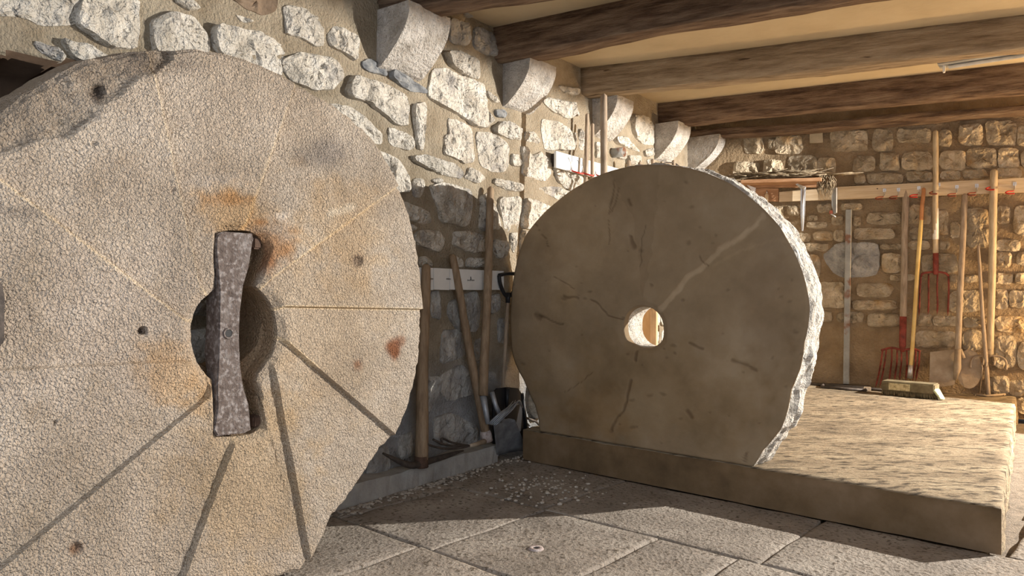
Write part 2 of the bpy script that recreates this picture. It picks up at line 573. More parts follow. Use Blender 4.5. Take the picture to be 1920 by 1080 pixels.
def nichemask(A, Zg):
    xs = [p[0] for p in ntop]; zs = [p[1] for p in ntop]
    top = np.interp(A, xs, zs)
    return (A > -4.2) & (A < ntop[-1][0]) & (Zg < top) & (Zg > .9)


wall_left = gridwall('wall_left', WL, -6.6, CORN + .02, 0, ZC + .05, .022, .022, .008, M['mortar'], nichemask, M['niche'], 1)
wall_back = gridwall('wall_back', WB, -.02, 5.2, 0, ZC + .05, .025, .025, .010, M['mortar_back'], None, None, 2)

# solid backing of the walls, unseen right wall whose opening is shaped to trim the lamp's light, floor base and ceiling
box('wall_left_core', WL.P(-1.6, ZC / 2, -.47), WL.d * 5.2, Vector((0, 0, ZC / 2)), WL.n * .1, M['mortar'])['kind'] = 'structure'
box('wall_back_core', WB.P(2.6, ZC / 2, -.2), WB.d * 3.0, Vector((0, 0, ZC / 2)), WB.n * .15, M['mortar_back'])['kind'] = 'structure'
OP0, OP1, OZ0, OZ1 = -1.3, .70, .9, 2.335
bm = bmesh.new()
for (a0, a1, z0, z1) in ((-4.4, OP0, 0, ZC), (OP1, 1.95, 0, ZC), (OP0, OP1, 0, OZ0), (OP0, OP1, OZ1, ZC)):
    boxm(bm, WR.P((a0 + a1) / 2, (z0 + z1) / 2, -.06), WR.d * ((a1 - a0) / 2), (0, 0, (z1 - z0) / 2), WR.n * .06)
tag(link('wall_right', fin(bm, 'wall_right'), M['mortar_back']), kind='structure')

bm = bmesh.new()
boxm(bm, (1.2, 3.3, -.14), (7.5, 0, 0), (0, 6.5, 0), (0, 0, .1))
floor = tag(link('floor', fin(bm, 'floor'), M['joint'], None, (0, 0, -.04)), kind='structure')
bm = bmesh.new()
pl = [WL.P(-6.6, ZC), WL.P(CORN + .1, ZC), WB.P(5.4, ZC), WR.P(-4.6, ZC)]
pl = [pl[0] - WL.n * .1, pl[1] - WL.n * .1 - WB.n * .1, pl[2] - WB.n * .1, pl[3]]
v0 = [bm.verts.new(p) for p in pl]; v1 = [bm.verts.new(p + Vector((0, 0, .15))) for p in pl]
bm.faces.new(v0); bm.faces.new(v1[::-1])
for i in range(4): bm.faces.new((v0[i], v0[(i + 1) % 4], v1[(i + 1) % 4], v1[i]))
tag(link('ceiling', fin(bm, 'ceiling'), M['plaster'], None, (0, 0, ZC)), kind='structure')

# flagstones, measured along / towards the viewer from the platform face
def flag(a0, a1, b0, b1, seed):
    g = .006
    a0 += g; a1 -= g; b0 += g; b1 -= g
    n = max(3, int((a1 - a0) / .05)); m_ = max(3, int((b1 - b0) / .05))
    xa = np.r_[a0, np.linspace(a0 + .012, a1 - .012, n), a1]; xb = np.r_[b0, np.linspace(b0 + .012, b1 - .012, m_), b1]
    n += 2; m_ += 2
    A, B = np.meshgrid(xa, xb)
    e = np.minimum(np.minimum(A - a0, a1 - A), np.minimum(B - b0, b1 - B))
    Aw = A + .010 * vn(A * 7 + seed, B * 7, None, seed); Bw = B + .010 * vn(A * 7, B * 7 + seed, None, seed + 1)
    Z = .0035 * fbm(A * 5, B * 5, None, seed, 3) - .003 * (e < 1e-6) - .002
    o = np.array(PF.o); d = np.array(PF.d); nn = np.array(PF.n)
    V = o + Aw[..., None] * d + Bw[..., None] * nn + Z[..., None] * np.array((0, 0, 1))
    V = V.reshape(-1, 3).tolist()
    ix = np.arange(n * m_).reshape(m_, n)
    Fq = np.stack([ix[:-1, :-1], ix[1:, :-1], ix[1:, 1:], ix[:-1, 1:]], -1).reshape(-1, 4).tolist()
    edge = list(ix[0, :]) + list(ix[1:, -1]) + list(ix[-1, :-1][::-1]) + list(ix[1:-1, 0][::-1])
    k = len(V)
    for j in edge: V.append([V[j][0], V[j][1], -.045])
    for q in range(len(edge)):
        q2 = (q + 1) % len(edge)
        Fq.append([edge[q], edge[q2], k + q2, k + q])
    me = mesh('flagstone', V, Fq, True)
    bm = bmesh.new(); bm.from_mesh(me); bmesh.ops.recalc_face_normals(bm, faces=bm.faces[:])
    if sum(f.normal.z for f in bm.faces) < 0: bmesh.ops.reverse_faces(bm, faces=bm.faces[:])
    bm.to_mesh(me); bm.free()
    return link('flagstone', me, M['flag'], floor)


rows = [(0.0, .755, [-.6, .77, 1.89, 3.0, 3.9]),
        (.755, 1.53, [-.7, .14, .79, 1.43, 1.81, 2.7, 3.5, 4.3]),
        (1.53, 2.25, [-1.0, -.25, .73, 1.5, 2.35, 3.2, 4.2]),
        (2.25, 3.1, [-1.2, 0, .9, 1.7, 2.6, 3.6]),
        (3.1, 4.0, [-1.6, -.5, .6, 1.5, 2.7, 3.8]),
        (4.0, 4.9, [-2.0, -.9, .2, 1.3, 2.3, 3.4])]
sd = 10
for b0, b1, xs in rows:
    for x0, x1 in zip(xs[:-1], xs[1:]):
        sd += 3; flag(x0, x1, b0, b1, sd)
for b0, b1, xs in [(-.8, 0.0, [2.63, 3.5, 4.4]), (-1.7, -.8, [2.6, 3.2, 4.1]), (-2.6, -1.7, [2.6, 3.6, 4.2]), (-3.35, -2.6, [2.55, 3.2, 4.0])]:
    for x0, x1 in zip(xs[:-1], xs[1:]):
        sd += 3; flag(x0, x1, b0, b1, sd)

# cement footing along the left wall
a0, a1 = -4.2, -.30
bm = bmesh.new()
for (dp, z) in ((.10, .055),): boxm(bm, WL.P((a0 + a1) / 2, z - .02, dp / 2 - .02), WL.d * ((a1 - a0) / 2), (0, 0, z + .02), WL.n * (dp / 2 + .02))
bmesh.ops.subdivide_edges(bm, edges=[e for e in bm.edges if e.calc_length() > 1], cuts=90)
for v in bm.verts:
    if v.co.z > .05 or (v.co - WL.o).dot(WL.n) > .05:
        q = noise.noise(v.co * 5) + .5 * noise.noise(v.co * 14)
        v.co += WL.n * q * .018 + Vector((0, 0, q * .018 if v.co.z > .05 else 0))
tag(link('baseboard_left', fin(bm, 'footing'), M['plinth']), kind='structure')

# ---- stones of the left wall, outlines in pixels of the photograph
WLS = [
 [(531,12),(575,19),(602,42),(605,54),(603,83),(585,85),(562,71),(538,65),(537,50)],
 [(613,69),(625,50),(646,54),(669,73),(664,115),(646,100),(619,88)],
 [(527,117),(558,100),(587,104),(625,112),(637,133),(636,150),(619,167),(583,167),(545,150)],
 [(405,47),(457,60),(493,63),(543,97),(530,117),(520,150),(443,120),(403,90)],
 [(283,43),(320,25),(360,32),(387,67),(388,100),(290,100),(283,67)],
 [(155,-4),(257,-4),(258,67),(253,90),(207,88),(167,63),(145,45)],
 [(-20,-20),(145,-20),(143,43),(110,47),(80,48),(30,32),(-20,28)],
 [(113,75),(160,83),(203,105),(167,120),(135,110)],
 [(60,78),(105,88),(122,108),(112,116),(75,98)],
 [(330,-4),(353,0),(372,18),(350,18),(328,5)],
 [(440,28),(453,30),(473,42),(450,41)],
 [(725,-9),(760,-9),(757,20),(730,18)],
 [(650,173),(662,144),(683,148),(725,160),(757,178),(765,202),(760,231),(742,233),(717,214),(690,192),(660,186)],
 [(608,197),(653,203),(687,225),(714,253),(712,270),(681,265),(653,240)],
 [(773,197),(792,194),(797,208),(792,277),(781,277),(777,250)],
 [(727,241),(742,243),(772,258),(772,275),(760,282),(731,272)],
 [(812,133),(838,131),(863,144),(880,148),(907,162),(905,231),(900,238),(885,233),(862,216),(833,200),(805,181),(806,165)],
 [(835,98),(865,98),(897,113),(898,146),(875,144),(844,123)],
 [(912,168),(935,191),(925,193),(915,181)],
 [(912,210),(922,225),(912,240),(909,231)],
 [(840,225),(854,227),(879,239),(884,252),(886,302),(865,304),(850,293),(832,289),(833,256),(840,252)],
 [(893,250),(917,251),(948,272),(949,306),(940,322),(921,320),(900,310)],
 [(926,239),(940,229),(960,230),(977,243),(975,263),(948,258),(927,250)],
 [(984,249),(996,247),(1011,264),(1008,269),(984,264)],
 [(1019,191),(1029,183),(1054,191),(1077,193),(1077,216),(1062,222),(1037,210)],
 [(1017,225),(1044,229),(1062,243),(1066,281),(1042,279),(1021,282),(1015,243)],
 [(977,277),(983,277),(996,293),(1012,285),(1028,302),(1029,327),(1019,338),(979,327),(980,295)],
 [(957,289),(971,290),(972,312),(958,310)],
 [(772,295),(792,292),(825,300),(850,306),(866,322),(862,334),(833,329),(808,320),(779,306)],
 [(877,315),(894,322),(905,335),(894,345),(869,333),(873,327)],
 [(702,283),(733,293),(750,306),(762,337),(762,358),(735,360),(731,337),(717,318)],
 [(772,337),(787,335),(792,350),(787,370),(772,368)],
 [(926,335),(940,337),(975,345),(973,358),(952,358),(925,345)],
 [(1007,354),(1037,350),(1067,362),(1054,377),(1038,370)],
 [(1037,302),(1046,318),(1090,330),(1088,347),(1067,358),(1044,339)],
 [(1071,252),(1079,250),(1080,280),(1073,281)],
 [(1083,243),(1092,250),(1092,283),(1084,277)],
 [(1048,160),(1083,168),(1077,179),(1054,172)],
 [(807,350),(827,345),(847,347),(882,358),(883,387),(878,417),(867,422),(827,413),(820,387),(813,370)],
 [(745,377),(777,387),(803,398),(807,418),(787,419),(753,403)],
 [(778,437),(790,432),(820,433),(832,447),(828,463),(820,472),(793,463),(777,453)],
 [(852,435),(893,437),(912,445),(912,470),(880,472),(848,458),(853,447)],
 [(900,370),(914,364),(934,403),(938,428),(900,430),(901,390)],
 [(933,373),(973,370),(970,433),(945,433),(942,413),(934,392)],
 [(982,373),(1012,380),(1034,390),(1020,413),(1003,428),(977,427),(978,400)],
 [(974,434),(1002,437),(990,457),(974,480)],
 [(953,438),(966,438),(963,477),(957,463)],
 [(927,450),(948,452),(953,462),(948,480),(935,485),(923,467)],
 [(785,482),(800,482),(808,493),(808,500),(785,500)],
 [(877,484),(910,484),(910,500),(873,500)],
 [(852,480),(866,486),(868,500),(852,500)],
 [(808,337),(823,335),(827,342),(812,343)],
 [(807,549),(823,549),(823,597),(807,590)],
 [(843,570),(867,557),(890,549),(897,570),(893,617),(860,617),(843,593)],
 [(830,623),(863,620),(873,660),(863,667),(827,680)],
 [(827,707),(860,687),(883,707),(887,733),(840,750),(828,733)],
 [(817,787),(847,777),(893,803),(887,830),(820,830)],
 [(915,557),(937,553),(933,580),(917,587)],
 [(913,693),(926,700),(926,713),(913,710)],
 [(803,707),(823,710),(822,733),(803,773)],
 [(890,640),(905,636),(905,680),(890,676)],
 [(1183,219),(1208,219),(1225,233),(1225,271),(1204,269),(1188,254)],
 [(1150,258),(1171,256),(1200,285),(1179,279),(1154,269)],
 [(1206,283),(1225,277),(1225,292),(1208,294)],
 [(1152,279),(1173,283),(1171,298),(1156,296)],
 [(1175,292),(1202,292),(1200,308),(1175,308)],
 [(1115,269),(1125,267),(1125,296),(1115,294)],
 [(838,36),(880,47),(880,78),(872,86),(844,80)],
 [(889,56),(897,52),(920,62),(937,82),(942,94),(938,106),(910,100),(888,89)],
 [(860,8),(883,13),(891,31),(872,34)],
 [(1212,300),(1226,298),(1226,312),(1214,312)],
 [(768,420),(776,425),(774,432),(766,428)],
 [(935,600),(952,598),(950,640),(933,640)],
 [(748,820),(770,812),(772,850),(745,860)],
 [(690,850),(725,838),(728,880),(688,890)],
 [(1100,360),(1130,355),(1140,380),(1105,385)],
]
SHADE_GREY = {67, 68, 69}  # stones in the unlit strip by the nearest corbel, shade painted as grey
for i, p in enumerate(WLS):
    q = [WL.uv(x, y) for x, y in p]
    ys = sum(y for x, y in p) / len(p)
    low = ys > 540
    m = M['stone_grey'] if i in SHADE_GREY or low else M['stone']
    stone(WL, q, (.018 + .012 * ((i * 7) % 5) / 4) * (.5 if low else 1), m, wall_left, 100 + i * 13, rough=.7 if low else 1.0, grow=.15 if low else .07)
for i, p in enumerate([[(732,133),(746,138),(781,156),(798,167),(798,174),(769,171),(750,160),(733,146)],
                       [(677,117),(692,110),(712,121),(725,142),(700,137),(683,129)],
                       [(928,207),(942,205),(950,214),(945,221),(930,218)]]):
    stone(WL, [WL.uv(x, y) for x, y in p], .014, M['slate'], wall_left, 900 + i)
stone(WL, [WL.uv(x, y) for x, y in [(425,-12),(515,-12),(513,20),(490,28),(458,14)]], .02, M['brownstone'], wall_left, 950)

# ---- stones of the back wall: x0,y0,x1,y1 in pixels
WBS = [
 (1395,252,1430,288),(1455,250,1503,288),(1440,262,1456,280),(1558,244,1626,284),(1636,242,1674,284),(1684,242,1745,268),(1760,245,1784,275),
 (1797,234,1842,272),(1849,228,1905,274),(1909,236,1965,276),
 (1376,304,1424,331),(1432,301,1468,330),(1478,293,1530,326),(1532,296,1566,330),(1600,293,1640,322),(1650,286,1686,320),(1691,286,1748,319),
 (1762,285,1810,318),(1812,279,1868,315),(1872,280,1910,316),(1914,282,1960,316),
 (1602,326,1622,345),(1626,325,1692,345),(1700,322,1745,340),(1764,320,1800,337),(1805,317,1850,335),(1868,315,1915,334),
 (1400,386,1430,406),(1440,388,1470,410),(1476,386,1498,404),(1532,382,1560,398),(1576,381,1615,394),(1513,404,1534,414),(1512,416,1551,428),(1560,406,1581,421),
 (1600,406,1614,424),(1627,399,1689,421),(1600,428,1675,449),(1526,434,1562,451),(1564,432,1584,453),(1489,437,1519,454),(1502,457,1553,471),
 (1648,457,1690,468),(1653,475,1690,511),(1512,480,1538,521),(1535,531,1584,577),(1607,531,1673,556),(1600,563,1678,581),(1669,514,1716,526),
 (1536,584,1559,603),(1571,586,1618,605),(1628,588,1687,613),(1706,428,1747,449),(1758,398,1778,441),(1760,453,1780,467),(1704,451,1742,468),
 (1782,416,1800,447),(1811,392,1853,464),(1869,388,1894,421),(1902,387,1950,442),(1868,450,1912,471),(1905,472,1955,497),(1728,477,1795,513),
 (1866,474,1896,501),(1780,514,1796,530),(1807,516,1834,529),(1864,513,1899,532),(1903,512,1955,532),(1780,545,1838,584),(1864,542,1890,579),
 (1893,545,1945,576),(1750,592,1798,612),(1806,594,1850,614),(1868,594,1955,622),(1722,588,1748,611),(1719,620,1788,651),(1805,620,1842,657),
 (1862,632,1905,690),(1908,640,1955,694),(1857,706,1891,737),(1894,712,1955,742),(1907,745,1960,775),(1455,415,1482,435),(1700,385,1745,420),
]
for i, b in enumerate(WBS):
    q = [WB.uv(x, y) for x, y in blob(*b, i * 31 + 5)]
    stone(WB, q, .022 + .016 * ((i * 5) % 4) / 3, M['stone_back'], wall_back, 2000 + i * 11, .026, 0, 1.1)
stone(WB, [WB.uv(x, y) for x, y in [(1545,481),(1572,457),(1643,458),(1647,478),(1645,500),(1640,515),(1585,520),(1562,508)]], .03, M['stone_grey'], wall_back, 77, .025, 0, .9)
plate('stone', [WB.at(x, y, .022) for x, y in [(1518,268),(1543,267),(1542,245),(1518,246)]], WB.n, .05, M['patch'], wall_back, .003)

# ---- the rest of both walls, out of this frame or behind the millstones
def fillstones(fr, a0, a1, m, parent, taken, seed):
    rr = random.Random(seed)
    z = .14
    while z < ZC - .2:
        h = rr.uniform(.14, .22)
        a = a0 + rr.uniform(0, .1)
        while a < a1 - .15:
            wd = rr.uniform(.16, .38)
            q = [(a + wd * i, z + h * j) for i, j in ((0, .1), (.45, 0), (.98, .08), (1, .85), (.5, 1), (.03, .9))]
            ok = True
            for (u, v) in q + [(a + wd / 2, z + h / 2)]:
                p = fr.P(u, v)
                if p.y > .2:
                    x, y = PX + p.x / p.y * F, PY - (p.z - HC) / p.y * F
                    inw1 = ((x - 440) / 330) ** 2 + ((y - 610) / 480) ** 2 < 1 or (x < 440 and x > -900 and y > 330)
                    inw2 = ((x - 1240) / 250) ** 2 + ((y - 600) / 265) ** 2 < 1
                    if -12 < x < 1932 and -12 < y < 1092 and not (inw1 or inw2): ok = False
                if fr is WL and nichemask(np.array([u]), np.array([v - .02]))[0]: ok = False
            for (b0, b1, c0, c1) in taken:
                if a < b1 + .015 and a + wd > b0 - .015 and z < c1 + .015 and z + h > c0 - .015: ok = False
            if ok: stone(fr, q, .022, m, parent, int(a * 997) + int(z * 131) + seed, .035, 0, 1.0, 0)
            a += wd + rr.uniform(.025, .05)
        z += h + rr.uniform(.03, .05)


def boxes(lst):
    return [(min(u for u, v in q), max(u for u, v in q), min(v for u, v in q), max(v for u, v in q)) for q in lst]


CBX = [(-1.3, -.9, 2.25, ZC), (-.15, .23, 2.25, ZC), (1.04, 1.39, 2.25, ZC), (2.17, 2.53, 2.25, ZC), (2.93, 3.2, 2.2, ZC), (-1.1, .1, 0, .2)]
fillstones(WL, -5.0, 3.1, M['stone'], wall_left, boxes([[WL.uv(x, y) for x, y in p] for p in WLS]) + CBX, 5)
fillstones(WB, .1, 4.2, M['stone_back'], wall_back, boxes([[WB.uv(x, y) for x, y in ((b[0], b[1]), (b[2], b[3]))] for b in WBS]), 6)

# ---- corbels built into the left wall
def corbel(s0, wd, ht, pr, top, label):
    n = 12; prof = [(0, top), (pr * .6, top), (pr, top), (pr, top - ht * .12)]
    for k in range(1, n + 1):
        t = k / n * math.pi / 2
        u_ = k / n
        prof.append((pr * (1 - u_ ** 1.75), top - ht * .12 - ht * .88 * u_))
    m_ = 9
    V = []; Fc = []
    for j in range(m_ + 1):
        for (o_, z_) in prof:
            a = s0 + wd * j / m_
            e = .7 if 0 < j < m_ else 0.25
            dz = 0 if o_ <= 0 else 1
            q = noise.noise(Vector((a * 18, z_ * 18, o_ * 18))) * .010 * dz
            V.append(WL.P(a + (q * .4), z_ + (q * .5 if z_ < top else 0), (o_ + q * e) if o_ > 0 else -.04))
    k = len(prof)
    for j in range(m_):
        for i in range(k - 1):
            Fc.append((j * k + i, j * k + i + 1, (j + 1) * k + i + 1, (j + 1) * k + i))
    Fc.append(tuple(range(k))); Fc.append(tuple(m_ * k + i for i in range(k))[::-1])
    me = mesh('corbel', V, Fc)
    bm = bmesh.new(); bm.from_mesh(me); bmesh.ops.recalc_face_normals(bm, faces=bm.faces[:]); bm.to_mesh(me); bm.free()
    o = link('stone_corbel', me, M['corbel'])
    return tag(o, label, 'corbel', 'rounded stone corbels under the ceiling beams')


CB = [(-1.26, .33, .33, .24), (-.117, .31, .31, .22), (1.07, .28, .31, .22), (2.20, .29, .34, .23), (2.97, .17, .36, .32)]
CL = ['nearest and largest rounded stone corbel, at the top above the left millstone',
      'second nearest rounded stone corbel, under the first dark beam left of the far millstone',
      'rounded stone corbel under the pale beam, right behind the tall dark pole',
      'lit rounded stone corbel just above the top of the far millstone',
      'farthest stone corbel, in the corner beside the back wall']
for c, l in zip(CB, CL): corbel(*c, ZB, l)

# ---- ceiling beams
def beam(a, b, wd, ht, m, label, ext=0.0, seed=0, dz=0.0):
    """a,b: far bottom edge line at z=ZB (world)"""
    a, b = Vector(a), Vector(b)
    a.z = b.z = ZB
    d = (b - a).normalized(); nr = Vector((d.y, -d.x, 0))
    if nr.y > 0: nr = -nr
    L_ = (b - a).length + ext
    n = int(L_ / .06)
    ring = []
    for k in range(5): ring.append((k / 4, 0.0))
    for k in range(1, 5): ring.append((1.0, k / 4))
    for k in range(1, 4): ring.append((1 - k / 4, 1.0))
    for k in range(0, 4): ring.append((0.0, 1 - k / 4))
    ring = ring[:-0] if False else ring
    V = []; Fc = []
    K = len(ring)
    for i in range(n + 1):
        t = L_ * i / n
        for (u, v) in ring:
            cu, cv = u - .5, v - .5
            if v < .01 and (u < .01 or u > .99): cu *= .90; cv *= .90
            q = noise.noise(Vector((t * 1.3, u * 2 + seed, v * 2))) * .018 + noise.noise(Vector((t * 6, u * 7 + seed, v * 7))) * .007
            sag = noise.noise(Vector((t * .5, seed, 0))) * .02
            V.append(Vector((0, 0, sag + dz * t / L_ + ht / 2 + cv * (ht + q * 2 + .02))) + a + d * t + nr * (wd / 2 + cu * (wd + q * 2)))
    for i in range(n):
        for k in range(K):
            k2 = (k + 1) % K
            Fc.append((i * K + k, i * K + k2, (i + 1) * K + k2, (i + 1) * K + k))
    Fc.append(tuple(range(K))); Fc.append(tuple(n * K + k for k in range(K))[::-1])
    me = mesh('beam', [v for v in V], Fc, True)
    bm = bmesh.new(); bm.from_mesh(me); bmesh.ops.recalc_face_normals(bm, faces=bm.faces[:]); bm.to_mesh(me); bm.free()
    # express the mesh in a frame whose x runs along the beam so the grain follows it
    rot = math.atan2(d.y, d.x)
    me.transform(Matrix.Translation(-a)); me.transform(Matrix.Rotation(-rot, 4, 'Z'))
    o = bpy.data.objects.new('ceiling_beam', me); me.materials.append(m)
    o.location = a; o.rotation_euler = (0, 0, rot); COL.objects.link(o)
    return tag(o, label, 'beam', 'old timber ceiling beams')


def onz(x, y): return atZ(x, y, ZB)


hb = [((1035,112),(1660,2),'beam','nearest dark cracked oak beam running from above the second corbel to the top edge'),
      ((1175,180),(1760,120),'beam_pale','pale tan weathered beam in the middle of the ceiling, in front of the lamp fixture'),
      ((1300,237),(1920,178),'beam','smooth dark brown beam directly behind the fluorescent fixture'),
      ((1325,247),(1920,222),'beam','farthest dark beam running close along the top of the back wall')]
def wallhit(A, B):
    """extend line B->A until the left wall plane (slightly inside)"""
    d = (A - B).normalized()
    t = (WL.o - WL.n * .06 - A).dot(WL.n) / d.dot(WL.n)
    return A + d * t


for i, (p, q, m, l) in enumerate(hb):
    A, B = onz(*p), onz(*q)
    A2 = wallhit(A, B)
    if i == 3:
        B = WB.P((onz(1920, 300) - WB.o).dot(WB.d) + .6, ZB, -.06)
        B = WB.at(1920, 221, -.03); A2 = WL.P(3.10, ZB, -.05)
        beam(A2, B, .14, .06, M[m], l, .9, 31.0, B.z - ZB)
        continue
    beam(A2, B, (.23, .20, .20)[i], .215, M[m], l, 2.2, i * 9.1)
d1 = (onz(1760, 120) - onz(1175, 180)).normalized()
A0 = WL.P(-1.02, ZB, -.05)
beam(A0, A0 + d1 * 3.2, .24, .215, M['beam'], 'beam end crossing the top edge above the nearest corbel', 0, 55)

# ================================================================ PLATFORM
def platform():
    # top outline: front edge, right edge, back along the wall
    def top(a, b): return PF.o + PF.d * a - PF.n * b + Vector((0, 0, PH))
    fr0 = -.02; fr1 = 2.605
    rb = atZ(1905, 742, PH)
    fa, fb = top(fr0, 0), top(fr1, 0)
    back0 = WB.P(.05, PH, .02)
    n, m_ = 90, 90
    V = []; Fc = []
    lb = WL.P(.10, PH, .005); 
    for j in range(m_ + 1):
        t = j / m_
        l = lerp(fa, back0, t) if j else fa
        # follow the left wall
        l = lerp(fa, WL.P(CORN - .05, PH, .01), t)
        r = lerp(fb, rb, t)
        for i in range(n + 1):
            p = lerp(l, r, i / n)
            e = min(i, n - i, j, m_ - j)
            q = noise.noise(p * 6) * .005 + noise.noise(p * 22) * .003
            ed = noise.noise(p * 9) * .012
            dx = Vector((0, 0, 0))
            if i == n: dx = (r - l).normalized() * ed * 1.2
            if j == 0: dx = PF.n * ed * .25
            V.append(p + dx + Vector((0, 0, q - (.006 if e == 0 else 0))))
    W_ = n + 1
    for j in range(m_):
        for i in range(n):
            Fc.append((j * W_ + i, j * W_ + i + 1, (j + 1) * W_ + i + 1, (j + 1) * W_ + i))
    ntop_ = len(Fc)
    # skirts: front and right with a few rows
    def skirt(idx, outn, amp):
        nonlocal V, Fc
        prev = idx
        for k in range(1, 5):
            cur = []
            for ii in idx:
                b = V[ii]
                z = PH * (1 - k / 4)
                q = noise.noise(Vector((b.x * 7, b.y * 7, z * 9))) * amp
                cur.append(len(V)); V.append(Vector((b.x, b.y, z)) + outn * ((q + .004) if ii not in (idx[0], idx[-1]) else 0))
            for a in range(len(idx) - 1):
                Fc.append((prev[a], cur[a], cur[a + 1], prev[a + 1]))
            prev = cur
    skirt([i for i in range(W_)], PF.n, .008)
    nf = len(Fc)
    skirt([j * W_ + n for j in range(m_ + 1)], Vector((.82, -.57, 0)), .02)
    me = mesh('platform', V, Fc, True)
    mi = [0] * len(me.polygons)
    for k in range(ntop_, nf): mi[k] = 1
    me.polygons.foreach_set('material_index', mi)
    bm = bmesh.new(); bm.from_mesh(me); bmesh.ops.recalc_face_normals(bm, faces=bm.faces[:])
    up = sum(f.normal.z for f in bm.faces)
    if up < 0: bmesh.ops.reverse_faces(bm, faces=bm.faces[:])
    bm.to_mesh(me); bm.free()
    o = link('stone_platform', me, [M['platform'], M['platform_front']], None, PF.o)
    return tag(o, 'low worn stone platform with a sunlit rough top, carrying the far millstone', 'platform')


platform()

# ================================================================ MILLSTONES
def polar_interp(pts):
    a = np.array([math.atan2(q, p) for p, q in pts]); r = np.hypot([p for p, q in pts], [q for p, q in pts])
    k = np.argsort(a); a, r = a[k], r[k]
    a = np.r_[a - 2 * np.pi, a, a + 2 * np.pi]; r = np.r_[r, r, r]
    return lambda t: np.interp(np.mod(t + np.pi, 2 * np.pi) - np.pi, a, r)


def fpt(fr, x, y, off=0.0):
    p = fr.at(x, y, off) - fr.o
    return p.dot(fr.d), p.z


